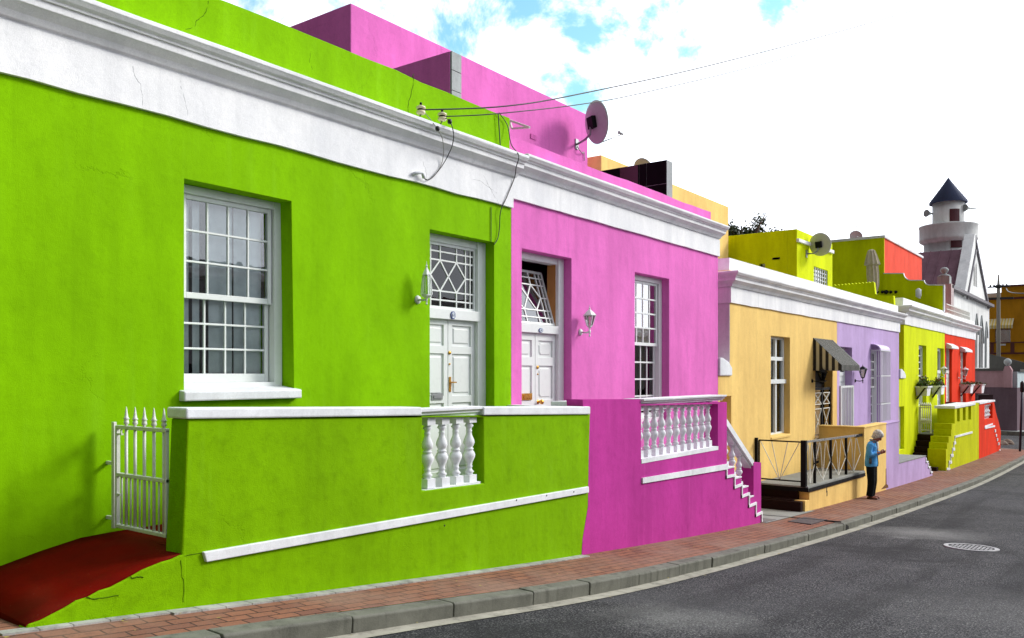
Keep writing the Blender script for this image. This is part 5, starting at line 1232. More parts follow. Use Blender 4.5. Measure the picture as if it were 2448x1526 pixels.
def cable(name, pts, r, mat, label, n=8):
    P_ = [Vector(p) for p in pts]; out_ = []
    for i in range(len(P_)-1):
        p0, p1, p2, p3 = P_[max(i-1, 0)], P_[i], P_[i+1], P_[min(i+2, len(P_)-1)]
        for k in range(n):
            u = k/n; out_.append(.5*((2*p1)+(-p0+p2)*u+(2*p0-5*p1+4*p2-p3)*u*u+(-p0+3*p1-3*p2+p3)*u**3))
    out_.append(P_[-1]); mb = MB(); mb.tube(out_, r, 6); return mb.build(name, mat, label=label, cat='cable')
e1, e2 = ends
d0 = e1.dot(fwd)
cable('overhead_cable', [e1, at(1210, 254, d0+.6), at(1400, 222, d0+1.6), at(1740, 146, d0+4), at(2150, 35, d0+8), at(2700, -130, d0+15)], .0075, RUBBER, 'upper of two overhead wires running from the insulators across the sky')
cable('overhead_cable', [e2, at(1190, 272, d0+.6), at(1400, 248, d0+1.8), at(1560, 217, d0+3), at(1860, 144, d0+5.5), at(2300, 22, d0+9.5), at(2700, -95, d0+14)], .006, RUBBER, 'lower of two overhead wires running from the insulators across the sky')
def fp(px, py, y=YF-.05): a = P(px, py, y); return (a[0], y, a[1])
cable('drop_cable', [e1+Vector((.03,0,0)), fp(1028, 285, YF-.2), fp(1045, 308, YF-.27), fp(1057, 330, YF-.27), fp(1060, 352, YF-.15), fp(1060, 372, YF-.08), fp(1053, 398, YF-.05), fp(1035, 424, YF-.05), fp(1020, 431, YF-.06), fp(1012, 423, YF-.06)], .004, GCABLE, 'thin brown drop wire from the left insulator down over the white frieze')
cable('drop_cable', [e2+Vector((.03,0,0)), fp(1076, 291, YF-.28), fp(1084, 318, YF-.28), fp(1082, 345, YF-.2), fp(1072, 370, YF-.1), fp(1058, 395, YF-.06), fp(1040, 418, YF-.06), fp(1024, 430, YF-.065), fp(1013, 425, YF-.062)], .005, RUBBER, 'black drop wire from the right insulator down over the white frieze')
for px, py, lab in ((1046, 308, 'round black connector hanging on the left drop wire'), (1075, 291, 'round black connector hanging on the right drop wire')):
    p = fp(px, py, YF-.275); mb = MB(); mb.ball(p, .026, 10, (1, 1, 1.15)); mb.build('cable_connector', RUBBER, label=lab, cat='connector', group='connectors on the drop wires')
mb = MB(); p = [fp(983, 421, YF-.0), fp(990, 415, YF-.06), fp(1004, 413, YF-.075), fp(1010, 414, YF-.08), fp(1014, 426, YF-.08)]
mb.tube(p, [.02, .018, .018, .018, .02], 10); mb.build('conduit_pipe', COPING, label='bent white conduit stub sticking out of the frieze below the insulators', cat='pipe')
cable('wall_cable', [fp(1193, 270, YF-.02), fp(1213, 300, YF-.02), fp(1222, 345, YF-.1), fp(1240, 372, YF-.26), fp(1234, 400, YF-.2), fp(1230, 425, YF-.06), fp(1212, 470, YF-.05), fp(1197, 505, YF-.04), fp(1194, 545, YF-.02), fp(1190, 570, YF-.02), fp(1181, 585, YF-.015)], .006, RUBBER, 'black cable clipped over the cornice corner down to the green doorway')
cable('wall_cable', [fp(1191, 272, YF-.02), fp(1196, 350, YF-.02)], .007, RUBBER, 'short straight dark cable down the end of the green parapet')
cable('wall_cable', [fp(1174, 495, YF-.01), fp(1174, 540, YF-.01), fp(1174, 580, YF-.01)], .005, DARKM, 'straight thin wire on the green wall above the doorway')
# white bracket on the pink side
br = thing('steel_bracket', fp(1222, 292, YF+.35), 'white triangular steel bracket beside the end of the green parapet', 'bracket')
mb = MB(); a_, b_, c_ = Vector(fp(1218, 288, YF+.4)), Vector(fp(1266, 305, YF+.0)), Vector(fp(1224, 308, YF+.35)); mb.bar(a_, b_, .025); mb.bar(c_, b_, .022); mb.bar(a_, c_, .02); mb.build('frame', WOLD, br)

# ================================================================== striped awning on the yellow house
ax0, ax1 = X(1944), X(1991); zt_a, yo_a, zo_a, zh_a = Z(1944, 808), 5.46, .215, .085
aw = thing('awning', ((ax0+ax1)/2, YF, .1), 'black and cream striped awning over the yellow house door', 'awning')
BK, CR = paint('black_canvas', (.012, .012, .013), .7, .1), paint('cream_canvas', (.50, .48, .36), .7, .1)
STRG, STRW = paint('stripe_dark', (.014, .014, .014), .85, .1, .05), paint('stripe_light', (.34, .34, .31), .85, .1, .05)
m1, m2 = MB(), MB(); n = 30
for i in range(n):
    dk_ = (ax1-ax0)/n*(.22 if i % 2 else -.22); a_ = ax0+(ax1-ax0)*i/n+(dk_ if i else 0); b_ = ax0+(ax1-ax0)*(i+1)/n+(-dk_ if i < n-1 else 0); m_ = m1 if i % 2 else m2
    m_.prism([(YF-.0, zt_a), (yo_a, zo_a), (yo_a, zh_a), (yo_a+.012, zh_a), (yo_a+.012, zo_a-.012), (YF-.0, zt_a-.015)], a_, b_, axis='x')
m1.build('light_stripes', STRW, aw); m2.build('dark_stripes', STRG, aw)
m1, m2 = MB(), MB()
def side(xx):
    ns = 9
    for i in range(ns):
        y1_ = YF-(YF-yo_a)*i/ns; y2_ = YF-(YF-yo_a)*(i+1)/ns
        za_ = zt_a+(zo_a-zt_a)*i/ns; zb2_ = zt_a+(zo_a-zt_a)*(i+1)/ns
        (m2 if i % 2 else m1).prism([(y1_, zh_a), (y2_, zh_a), (y2_, zb2_-.004), (y1_, za_-.004)], xx-.012, xx-.001, axis='x')
for xx in (ax0, ax1+.013):
    m1, m2 = MB(), MB(); side(xx); m1.build('side_panel', BK, aw); m2.build('side_stripes', CR, aw)

# ================================================================== black railing on the deck
rl = thing('deck_railing', (18.2, YP+.05, zdk), 'black metal railing with silver top bar and fan shaped white rods around the yellow deck', 'railing')
rx = 16.24; yr = YP+.04
ztr, zbr = Zx(1880, 1055.5, rx), Zx(1880, 1149, rx)
ya_, yb_ = YF-.08, yr+.09
mb = MB(); t__ = .013
for z in (ztr, zbr): mb.box(rx-t__, rx+t__, yb_, ya_, z-t__, z+t__)
mb.box(rx-t__, rx+t__, ya_-t__, ya_+t__, zbr, ztr); 
def post(px, w_=.03):
    xx = X(px, yr+.03); mb.box(xx-w_, xx+w_, yr, yr+.06, zdk-.15, Z(px, 1047+(2063-px)*.07, yr)); return xx
mb.build('side_frame', BLACKM, rl)
for (xx, yy, w_, zt9) in ((rx, yr+.03, .05, Zx(1926, 1053.5, rx)),):
    mb = MB(); mb.box(xx-w_, xx+w_, yy-w_, yy+w_, zdk-.02, zt9); mb.build('post', BLACKM, rl, bevel=.006)
mb = MB(); mb.box(rx-.03, rx+.03, YF-.05, YF-.0, zdk-.3, Zx(1816, 1047, rx)); mb.build('post', BLACKM, rl)
xr = [X(p, yr+.03) for p in (1947, 1985, 2022)]
zra, zrb = Zx(1930, 1057.5, rx), Z(2058, 1040.5, yr)
xe = X(2060, yr)
def zr_at(xx): return zra+(zrb-zra)*(xx-rx)/(xe-rx)
def zd_at(xx): return zdk-.08*(xx-16.22)/4.2
for xx in xr:
    mb = MB(); mb.box(xx-.022, xx+.022, yr, yr+.05, zd_at(xx), zr_at(xx)-.015); mb.build('post', BLACKM, rl)
mb = MB(); mb.bar((rx+.03, yr+.025, zra), (xe, yr+.025, zrb), .045, .04); mb.build('top_bar', STEEL, rl)
mb = MB(); mb.box(xe-.45, xe+.12, yr-.005, yr+.06, zrb-.035, zrb+.025); mb.build('bar_end', BLACKM, rl)
mb = MB(); yc = (ya_+yb_)/2
for yy in (ya_-.02, yc+.16, yc-.16, yb_+.02): mb.bar((rx, yc, zbr), (rx, yy, ztr), .012)
xb_ = [rx+.05]+xr+[xe]
for i in range(4):
    xa_, xz_ = xb_[i], xb_[i+1]; xm = (xa_+xz_)/2; zf = zd_at(xm)+.02
    for u in (0.02, .35, .65, .98): xx = xa_+(xz_-xa_)*u; hz = (.45 if u in (.02, .98) else .95); mb.bar((xm, yr+.025, zf), (xx, yr+.025, zf+(zr_at(xx)-.03-zf)*hz), .012)
    for u, v in ((.02, .32), (.98, .68)):
        xx = xa_+(xz_-xa_)*u; x2 = xa_+(xz_-xa_)*v; mb.bar((xx, yr+.026, zf+(zr_at(xx)-zf)*.45), (x2, yr+.026, zr_at(x2)-.02), .012)
mb.build('fan_rods', WOLD, rl)

# ================================================================== iron gate at lime steps
ig = thing('gate', (31.5, 5.9, -2.06), 'pale iron gate with small spikes at the top of the lime house steps', 'gate')
ix = 31.6; ya_, yb_ = YF-.03, YP+.6
zt6, zb6 = Zx(2225, 973, ix), Zx(2225, 1036, ix)
mb = MB(); mb.box(ix-.03, ix+.03, ya_-.08, ya_, zb6, zt6); mb.box(ix-.02, ix+.02, yb_, yb_+.04, zb6, zt6)
for z in (zt6-.03, (zt6+zb6)/2-.1, zb6+.1): mb.box(ix-.015, ix+.015, yb_+.04, ya_-.08, z-.015, z+.015)
mb.build('frame', WOLD, ig)
mb = MB()
for i in range(6):
    yy = yb_+(ya_-yb_)*(i+.6)/6.6; mb.tube([(ix, yy, zb6+.1), (ix, yy, zt6+.02)], .013, 5); mb.lathe([(.01, 0), (.04, .04), (.03, .07), (.002, .16)], (ix, yy, zt6), 6); mb.lathe([(.01, 0), (.045, .05), (.045, .09), (.002, .17)], (ix, yy, (zt6+zb6)/2-.1), 6)
mb.build('bars', WOLD, ig)

# ================================================================== wall planters
LEAF = paint('planter_leaves', (.05, .10, .015), .6, .4); FLW = paint('planter_flowers', (.35, .05, .05), .6, .2)
def planter(px, py, w_, h_, label, k, grp='wall planters'):
    a = P(px, py, YF); t = thing('wall_planter', (a[0], YF, a[1]), label, 'planter', grp)
    mb = MB(); d_ = .30*w_/.6
    top = [(a[0]-w_/2, YF-d_), (a[0]+w_/2, YF-d_), (a[0]+w_/2, YF-.01), (a[0]-w_/2, YF-.01)]; q = .66
    bot = [(a[0]-w_/2*q, YF-d_*.92), (a[0]+w_/2*q, YF-d_*.92), (a[0]+w_/2*q, YF-.02), (a[0]-w_/2*q, YF-.02)]
    mb.loft([[Vector((x_, y_, a[1])) for x_, y_ in bot], [Vector((x_, y_, a[1]+h_)) for x_, y_ in top]], smooth=False)
    mb.box(a[0]-w_/2-.03, a[0]+w_/2+.03, YF-d_-.03, YF-.005, a[1]+h_-.05, a[1]+h_); mb.build('basket', COPING, t)
    mb = MB(); mb.bar((a[0]-w_/2, YF-d_*.9, a[1]+h_-.02), (a[0]-w_/2*q, YF-.03, a[1]-.12), .04); mb.build('bracket', DARKM, t)
    rnd = random.Random(px)
    def tuft(n, sz, zo, nm, mt):
        mb = MB(); vs = []; fs = []
        for _ in range(n):
            c_ = Vector((a[0]+rnd.gauss(0, w_*.27), YF-d_/2+rnd.gauss(0, d_*.25), a[1]+h_+abs(rnd.gauss(0, zo*k))-.02))
            d1 = Vector((rnd.gauss(0,1), rnd.gauss(0,1), rnd.gauss(0,1))).normalized()*sz; d2 = d1.cross(Vector((rnd.gauss(0,1), rnd.gauss(0,1), rnd.gauss(0,1)))).normalized()*sz*.5
            j = len(vs); vs += [c_-d1, c_+d2, c_+d1, c_-d2]; fs.append((j, j+1, j+2, j+3))
        mb.add(vs, fs); mb.build(nm, mt, t)
    tuft(420, .045, .11, 'plant', LEAF); tuft(70, .04, .14, 'flowers', FLW)
planter(2193, 946, .75, .33, 'white wall basket with tall dark plants left of the lime house window', 1.1)
planter(2230, 943, .70, .33, 'white wall basket with reddish plants right of the lime house window', 1.1)
planter(2298, 940, .85, .38, 'white wall basket with low plants left of the red house window', .45)
planter(2323, 940, .95, .42, 'white wall basket with low plants at the right end of the red wall', .35)
# pots inside porch slots
for i, px in enumerate((2291.3, 2305, 2318.2)):
    a = P(px, 1005, YP+.15); t = thing('flower_pot', (a[0], YP+.2, a[1]), ['white flower pot in the left slot of the lime porch wall', 'white flower pot in the middle slot of the lime porch wall', 'white flower pot in the right slot of the lime porch wall'][i], 'flower pot', 'pots in the porch slots')
    mb = MB(); mb.lathe([(.08, 0), (.12, .26)], (a[0], YP+.2, Z(px, 1008, YP)), 12); mb.build('pot', COPING, t)
    mb = MB(); vs = []; fs = []
    for _ in range(70):
        c_ = Vector((a[0]+random.gauss(0, .07), YP+.2+random.gauss(0, .07), Z(px, 1008, YP)+.3+abs(random.gauss(0, .1)))); d1 = Vector((random.gauss(0,1), random.gauss(0,1), random.gauss(0,1))).normalized()*.05; d2 = d1.orthogonal()*.5
        j = len(vs); vs += [c_-d1, c_+d2, c_+d1, c_-d2]; fs.append((j, j+1, j+2, j+3))
    mb.add(vs, fs); mb.build('plant', LEAF if i else FLW, t)

# ================================================================== closed parasol and little fittings on the roof terrace
ub = at(2083, 720, 30.6); pt = thing('parasol', tuple(ub), 'closed beige parasol on the lime roof terrace', 'parasol')
mb = MB(); mb.tube([ub-Vector((0,0,.6)), at(2083, 597, 30.6)], .03, 8); mb.build('pole', DARKM, pt)
mb = MB(); rings = []
for py, r in ((597, .05), (600, .11), (612, .16), (633, .235), (635, .17), (655, .18), (682, .165), (699, .10)):
    c_ = at(2083+(py-598)*.06, py, 30.6); rings.append([c_+Vector((cos(2*pi*k/20), sin(2*pi*k/20), 0))*r*(1+.22*(k % 2)) for k in range(20)])
mb.loft(rings, smooth=False); mb.build('canopy', cloth('beige_canvas', (.46, .40, .31)), pt)
mb = MB(); rings = []
for py, r in ((692, .03), (708, .08), (722, .12)):
    c_ = at(2090+(py-692)*.12, py, 30.6); rings.append([c_+Vector((cos(2*pi*k/16), sin(2*pi*k/16), 0))*r*(1+.25*(k % 2)) for k in range(16)])
mb.loft(rings, smooth=False); mb.build('tie_cloth', cloth('beige_cloth', (.42, .37, .29)), pt)
for i, px in enumerate((2098, 2110, 2119, 2130, 2142)):
    p = QL([(px, 699)], XLR-.17); y_, z_ = p[0]
    s0 = None
    mb = MB(); k = 1.5 if i == 2 else 1
    mb.lathe([(.015, -.07), (.05*k, -.04), (.065*k, .03), (.03, .05)], (XLR-.22, y_, z_), 10, (-.6, -.3, .5)); mb.box(XLR-.21, XLR-.161, y_-.03, y_+.03, z_-.03, z_+.03)  # small dark objects along the wall, modelled as plain fixtures
    mb.build('spotlight', BLACKM, label=['black spotlight on the lime terrace wall, nearest the parasol', 'second black spotlight from the parasol on the terrace wall', 'largest black spotlight, middle of the five on the terrace wall', 'second black spotlight from the right on the terrace wall', 'black spotlight at the right end of the terrace row'][i], cat='spotlight', group='spotlights on the terrace wall')
y_, z_ = QL([(2200, 713)], XLR-.17)[0]
mb = MB(); mb.box(XLR-.5, XLR-.161, y_-.02, y_+.02, z_-.02, z_+.02); mb.lathe([(.05, 0), (.11, .05), (.11, .3), (.04, .36)], (XLR-.5, y_, z_), 10); mb.build('terrace_lamp', COPING, label='small pale lantern fixed to the lime terrace wall', cat='lamp')

# ================================================================== house row across the street (what the windows mirror)
for i, (xa, xb, hh, mt_, lb) in enumerate(((-14, 3, 3.4, OFFWHITE, 'grey white house across the street mirrored in the green house window'), (3.2, 17, 2.9, CEM, 'grey house across the street mirrored in the pink house window'), (17.2, 34, 2.6, ROSE, 'dusty rose house across the street mirrored in the far windows'), (34.2, 52, 2.2, OFFWHITE, 'far grey white house across the street opposite the red house'))):
    oh = thing('opposite_house', ((xa+xb)/2, -7, gz(xb)-.2), lb, 'house'); ys = -6.4
    hs = []
    nW = int((xb-xa)/3.2)
    for k in range(nW):
        xc = xa+(k+.5)*(xb-xa)/nW; g0 = gz(xc)
        hs.append([(xc-.5, g0+(.3 if k % 3 == 1 else 1.0)), (xc+.5, g0+(.3 if k % 3 == 1 else 1.0)), (xc+.5, g0+2.6), (xc-.5, g0+2.6)])
    mb = MB(); mb.prism([(xa, gz(xb)-.8), (xb, gz(xb)-.8), (xb, hh), (xa, hh)], ys-.3, ys, holes=hs); mb.build('wall', mt_, oh)
    mb = MB(); mb.box(xa, xb, ys-8, ys-.301, gz(xb)-.8, hh-.3); mb.build('side_wall', mt_, oh)
    for h_ in hs:
        mb = MB(); mb.box(h_[0][0], h_[1][0], ys-.2, ys-.15, h_[0][1], h_[2][1]); mb.build('window', DARKM, oh)
    mb = MB(); mb.prism([(ys, hh-.5), (ys+.15, hh-.4), (ys+.15, hh-.2), (ys, hh-.15)], xa, xb, axis='x'); mb.build('cornice', WHITE, oh)
    mb = MB(); mb.box(xa+3, xa+3.9, ys-3, ys-2.2, hh-.3, hh+1.2); mb.build('chimney', GREYW, oh)
sheet(XS, lambda x: [(-6.5, gz(x)+.02), (-5.2, gz(x)-.02), (-5.19, gz(x)-.2)], 'opposite_pavement', CEM)

# ================================================================== poles
up_ = thing('utility_pole', (74, Yx(2387, 74), -3.7), 'wooden utility pole with crossarm in front of the ochre building', 'utility pole')
yy = Yx(2387, 74); d_ = 74*CT+yy*ST; zz = lambda py: (HOR-py)/F*d_
mb = MB(); mb.tube([(74, yy, -3.7), (74, yy, zz(700)), (74, yy, zz(657))], [.17, .13, .05], 8); mb.build('pole', paint('grey_wood', (.22, .20, .17), .8, .4), up_)
mb = MB(); mb.bar((74, yy-1.0, zz(714)), (74, yy+.8, zz(713)), .14); mb.lathe([(.12, 0), (.28, .1), (.28, .2), (.12, .3)], (74, yy, zz(690)), 10)
for o_ in (-.55, -.3, .3, .55): mb.lathe([(.04, 0), (.07, .05), (.05, .2)], (74, yy+o_, zz(686)), 6)
mb.bar((74, yy-.75, zz(686)), (74, yy+.75, zz(686)), .1); mb.build('crossarm', DARKM, up_)
cable('overhead_cable', [(74, yy+.5, zz(690)), at(2330, 698, 60), at(2262, 697, 52)], .03, RUBBER, 'dark wire in front of the white mosque wall running to the far pole')
cable('overhead_cable', [(74, yy-.5, zz(690)), at(2420, 700, 55), at(2500, 702, 50)], .03, RUBBER, 'dark wire leaving the far pole to the right')
sp = thing('sign_post', (X(2438, 4.3), 4.3, -3.5), 'slim dark steel post standing on the pavement edge at far right', 'post')
sx = X(2438, 4.3); mb = MB(); zb7, zt7 = Z(2438, 1082, 4.3), Z(2443, 911, 4.3); mb.tube([(sx, 4.3, zb7-.1), (sx+.08, 4.3-.10, zt7)], .05, 10); mb.build('pole', paint('dark_blue_steel', (.02, .02, .045), .4, .2), sp)
mb = MB(); mb.lathe([(.05, 0), (.085, .02), (.085, .42), (.05, .46)], (sx+.07, 4.3-.085, zt7-.5), 10); mb.build('collar', DARKM, sp)
# rocks
rnd = random.Random(5); cxr, cyr = X(2404, 5.5), 5.5
for i, (dx_, dy_, r_) in enumerate(((-.3, .15, .34), (.35, -.05, .36), (.05, .3, .3))):
    bm = bmesh.new(); bmesh.ops.create_icosphere(bm, subdivisions=3, radius=r_)
    for v in bm.verts:
        v.co *= 1+.18*sin(v.co.x*9+i)*cos(v.co.y*8)+rnd.uniform(-.05, .05); v.co.z *= .75
    mb = MB(); k_ = [(v.co.x+cxr+dx_, v.co.y+cyr+dy_, v.co.z+Z(2404, 1073, 5.5)+r_*.5) for v in bm.verts]; mb.add(k_, [tuple(v.index for v in f.verts) for f in bm.faces]); bm.free()
    mb.build('boulder', plaster('rock_%d' % i, (.24, .20, .16), .6, 1, 2), label=['rough brown boulder nearest the red porch wall', 'rough brown boulder, right one of the small pile', 'rough brown boulder at the back of the small pile'][i], cat='rock', group='boulders past the red porch')

# ================================================================== manhole, drain cover, drain groove
mX_, mY2 = 14.32, 2.02
rz = lambda x_, y_: gz(x_)-.03-KH+.006+.07*(1-math.exp(-(yk(x_)-GW-y_)/1.5))
slope = (gz(mX_+.4)-gz(mX_-.4))/.8
mh = thing('manhole_cover', (mX_, mY2, rz(mX_, mY2)), 'round pale iron manhole cover set in the asphalt road', 'manhole cover')
def mpt(x_, y_, h): return (mX_+x_, mY2+y_, rz(mX_, mY2)+slope*x_+h)
mb = MB(); R = .375
def ringm(r0, r1, h0, h1, n=40):
    v = [mpt(r*cos(2*pi*k/n), r*sin(2*pi*k/n), h) for r, h in ((r1, -.02), (r1, h1), (r0, h0)) for k in range(n)]
    mb.add(v, [(j*n+k, j*n+(k+1) % n, (j+1)*n+(k+1) % n, (j+1)*n+k) for j in range(2) for k in range(n)])
ringm(.31, R, .012, .012); mb.build('frame', concrete('pale_iron', (.42, .42, .43)), mh)
mb = MB(); n = 32; mb.add([mpt(.305*cos(2*pi*k/n), .305*sin(2*pi*k/n), .004) for k in range(n)], [tuple(range(n))]); mb.build('lid', DARKM, mh)
mb = MB()
for i in range(-5, 6):
    for j in range(-5, 6):
        x_, y_ = i*.052+(j % 2)*.026, j*.052
        if x_*x_+y_*y_ < .28**2: mb.add([mpt(x_+a_, y_+b_, .011) for a_, b_ in ((-.018, -.014), (.018, -.014), (.018, .014), (-.018, .014))]+[mpt(x_+a_, y_+b_, .004) for a_, b_ in ((-.018, -.014), (.018, -.014), (.018, .014), (-.018, .014))], [(0,1,2,3),(0,4,5,1),(1,5,6,2),(2,6,7,3),(3,7,4,0)])
mb.build('studs', concrete('worn_iron', (.40, .40, .41)), mh)
def pave_plate(pts, name, mat, h, **k):
    mb = MB(); mb.add([(x_, y_, gz(x_)-.012*(YP-y_)/.9+h) for x_, y_ in pts]+[(x_, y_, gz(x_)-.05) for x_, y_ in pts], [(0,1,2,3),(0,4,5,1),(1,5,6,2),(2,6,7,3),(3,7,4,0)]); return mb.build(name, mat, **k)
pave_plate([(14.35, 4.42), (15.25, 4.42), (15.25, 4.82), (14.35, 4.82)], 'drain_cover', paint('dark_iron', (.06, .045, .05), .6, .5), .005, label='dark rectangular drain cover in the brick pavement', cat='drain cover')
pave_plate([(13.85, 5.02), (14.35, 5.02), (14.35, 5.35), (13.85, 5.35)], 'drain_cover', paint('grey_iron', (.13, .13, .13), .6, .5), .012, label='grey drain cover at the foot of the magenta stair post', cat='drain cover')
pave_plate([(14.70, 5.9), (14.74, 5.9), (15.20, 4.16), (15.16, 4.16)], 'drain_groove', DARKM, .009, kind='structure')

# small things: leaf litter, outlet notch, smudge, dish cable
rn = random.Random(9); mb = MB()
for _ in range(170):
    x_ = rn.uniform(1.5, 30); k = rn.random()
    y_ = YP-.03-abs(rn.gauss(0, .05)) if k < .45 else (rn.uniform(yk(x_)+.2, YP-.1) if k < .7 else yk(x_)-rn.uniform(.02, .35))
    z_ = gz(x_)-.012 if y_ > yk(x_) else gz(x_)-.145
    s_ = rn.uniform(.008, .022); a_ = rn.uniform(0, 6.3)
    mb.add([(x_+s_*cos(a_+q)*(1 if j % 2 else .5), y_+s_*sin(a_+q)*(1 if j % 2 else .5), z_+.012+rn.uniform(0, .006)) for j, q in enumerate((0, pi/2, pi, 3*pi/2))], [(0, 1, 2, 3)])
mb.build('leaf_litter', paint('dry_leaf', (.34, .27, .07), .8, .5), kind='stuff')
xo = 15.2; mb = MB(); mb.box(xo, xo+.16, yk(xo)-.006, yk(xo)+.05, gz(xo)-.15, gz(xo)-.045); mb.build('kerb_outlet', BLACKM, kind='structure')
a = P(2118, 1163, YP); mb = MB(); mb.prism([(a[0]-.5, a[1]-.02), (a[0]+.25, a[1]-.06), (a[0]+.2, a[1]+.01), (a[0]+.06, a[1]+.05), (a[0]+.03, a[1]+.45), (a[0]-.03, a[1]+.44), (a[0]-.05, a[1]+.06), (a[0]-.2, a[1]+.03)], YP-.0025, YP-.0005); mb.build('stain', plaster('dark_stain', (.20, .10, .04), .6, 0), yh)
for i_, (px, py) in enumerate(((1976, 1172), (1977, 1181))):
    a = P(px, py, YP); mb = MB(); mb.prism([(a[0]-.03, a[1]-.05), (a[0]+.02, a[1]-.04), (a[0]+.03, a[1]+.05), (a[0]-.01, a[1]+.07)], YP-.0025, YP-.0005); mb.build('stain', DARKM, yh)
cable('dish_cable', [(X(1380, YB-.03), YB-.03, Z(1380, 350, YB-.03)), (X(1384, YB-.03), YB-.06, Z(1384, 362, YB-.03)), (X(1392, YB-.03), YB-.04, Z(1392, 367, YB-.03)), (X(1397, YB-.03), YB-.02, Z(1397, 364, YB-.03)), (X(1398, YB-.03), YB-.02, Z(1398, 384, YB-.03))], .009, GCABLE, 'grey cable looping from the large dish down the pink upper wall')

# ================================================================== person
def build_person():
    feet = Vector((19.92, 4.80, gz(19.92)-.006)); Hh = 1.56
    fd = Vector((-.02, -1, 0)).normalized(); sd = Vector((-fd.y, fd.x, 0))     # facing, and the figure's left
    def W(f_, s_, z_): return feet+fd*f_+sd*s_+Vector((0, 0, z_))
    def capsule(mb, a_, b_, ra, rb, n=4, seg=14, fl=1.0):
        pts = [a_+(b_-a_)*(k/n) for k in range(n+1)]; d = (b_-a_).normalized()
        P2 = [a_-d*ra*.7]+pts+[b_+d*rb*.7]; r = [ra*.5]+[ra+(rb-ra)*k/n for k in range(n+1)]+[rb*.5]; mb.tube(P2, r, seg)
    def ell(mb, c_, rf, rs, rz_):
        seg = 18; rings = []
        for j in range(1, 10):
            a_ = pi*j/10; rings.append([c_+fd*rf*sin(a_)*cos(2*pi*k/seg)+sd*rs*sin(a_)*sin(2*pi*k/seg)-Vector((0,0,1))*rz_*cos(a_) for k in range(seg)])
        mb.loft(rings)
    def loft_e(mb, secs, seg=22):
        rings = []
        for f_, s_, z_, rf, rs in secs: rings.append([W(f_+rf*cos(2*pi*k/seg), s_+rs*sin(2*pi*k/seg), z_) for k in range(seg)])
        mb.loft(rings)
    def remesh(mb, name, mat, parent, vox, sm=4, tex=None):
        o = mb.build(name, mat, parent)
        m = o.modifiers.new('r', 'REMESH'); m.mode = 'VOXEL'; m.voxel_size = vox
        s_ = o.modifiers.new('s', 'SMOOTH'); s_.iterations = sm; s_.factor = .5
        bpy.context.view_layer.update(); me = bpy.data.meshes.new_from_object(o.evaluated_get(bpy.context.evaluated_depsgraph_get()))
        o.modifiers.clear(); old = o.data; o.data = me; me.name = name; bpy.data.meshes.remove(old)
        for p in me.polygons: p.use_smooth = True
        me.materials.clear(); me.materials.append(mat); return o
    SKIN = paint('skin', (.36, .13, .085), .5, .1)
    sh_z, hip_z = 1.27, .80
    head_c = W(.135, 0, 1.425); tilt = radians(38)
    hf = (fd*cos(tilt)-Vector((0,0,1))*sin(tilt)); hu = (Vector((0,0,1))*cos(tilt)+fd*sin(tilt))
    hands = W(.32, .0, 1.04)
    body = MB()
    # torso, neck, legs, arms
    loft_e(body, [(.0, 0, .78, .10, .14), (.0, 0, .9, .10, .14), (.01, 0, 1.05, .09, .125), (.02, 0, 1.18, .105, .15), (.03, 0, 1.27, .08, .15), (.045, 0, 1.31, .05, .06)])
    capsule(body, W(.05, 0, 1.27), W(.10, 0, 1.37), .052, .05)
    for s_ in (-1, 1):
        capsule(body, W(0, s_*.075, .8), W(.02, s_*.075, .45), .085, .058); capsule(body, W(.02, s_*.075, .45), W(-.02, s_*.07, .09), .055, .036)
        capsule(body, W(-.03, s_*.07, .05), W(.14, s_*.085, .03), .035, .026)
        capsule(body, W(.03, s_*.165, 1.25), W(.02, s_*.205, 1.01), .046, .038)
        capsule(body, W(.02, s_*.205, 1.01), W(.19, s_*.085, 1.05), .037, .026)
        # hand: palm and five fingers curled towards the middle
        wr = W(.19, s_*.085, 1.05); pd_ = (W(.25, s_*.03, 1.07)-wr).normalized(); palm = wr+pd_*.05
        upv = Vector((0,0,1)); lat = pd_.cross(upv).normalized()*(1 if s_ > 0 else -1)
        ell(body, palm, .035, .022, .038)
        for k_ in range(4):
            b0 = palm+pd_*.03+upv*(.026-.017*k_); L_ = (.040, .045, .042, .034)[k_]
            m1_ = b0+pd_*L_*.7-lat*.004; m2_ = m1_+pd_*L_*.25-lat*.022*1; body.tube([b0-pd_*.01, b0, m1_, m2_, m2_-pd_*.012-lat*.008], [.008, .0085, .008, .0072, .005], 8)
        b0 = palm+upv*.03-pd_*.01; body.tube([b0, b0+upv*.022+pd_*.018, b0+upv*.026+pd_*.045-lat*.008], [.010, .009, .007], 8)
    # head with nose, chin, ears
    def H(f_, s_, u_): return head_c+hf*f_+sd*s_+hu*u_
    rings = []; seg = 22
    for u_, rf, rs, of in ((-.115, .03, .03, .045), (-.10, .055, .05, .03), (-.07, .075, .062, .015), (-.03, .088, .070, .008), (.02, .096, .076, 0), (.06, .092, .072, -.005), (.09, .07, .056, -.008), (.11, .035, .03, -.01)):
        rings.append([H(of+rf*cos(2*pi*k/seg), rs*sin(2*pi*k/seg), u_) for k in range(seg)])
    body.loft(rings)
    body.tube([H(.085, 0, .015), H(.105, 0, -.02), H(.112, 0, -.038), H(.09, 0, -.045)], [.010, .012, .014, .010], 8)
    body.tube([H(.078, -.025, -.068), H(.09, 0, -.068), H(.078, .025, -.068)], [.006, .009, .006], 8)
    for s_ in (-1, 1): ell(body, H(.0, s_*.076, -.015), .016, .010, .028); ell(body, H(.078, s_*.03, .008), .012, .014, .009)
    p = remesh(body, 'person', SKIN, None, .0062, 2)
    tag(p, 'grey haired woman in blue cardigan and dark trousers looking down at her hands', 'person')
    eye = MB()
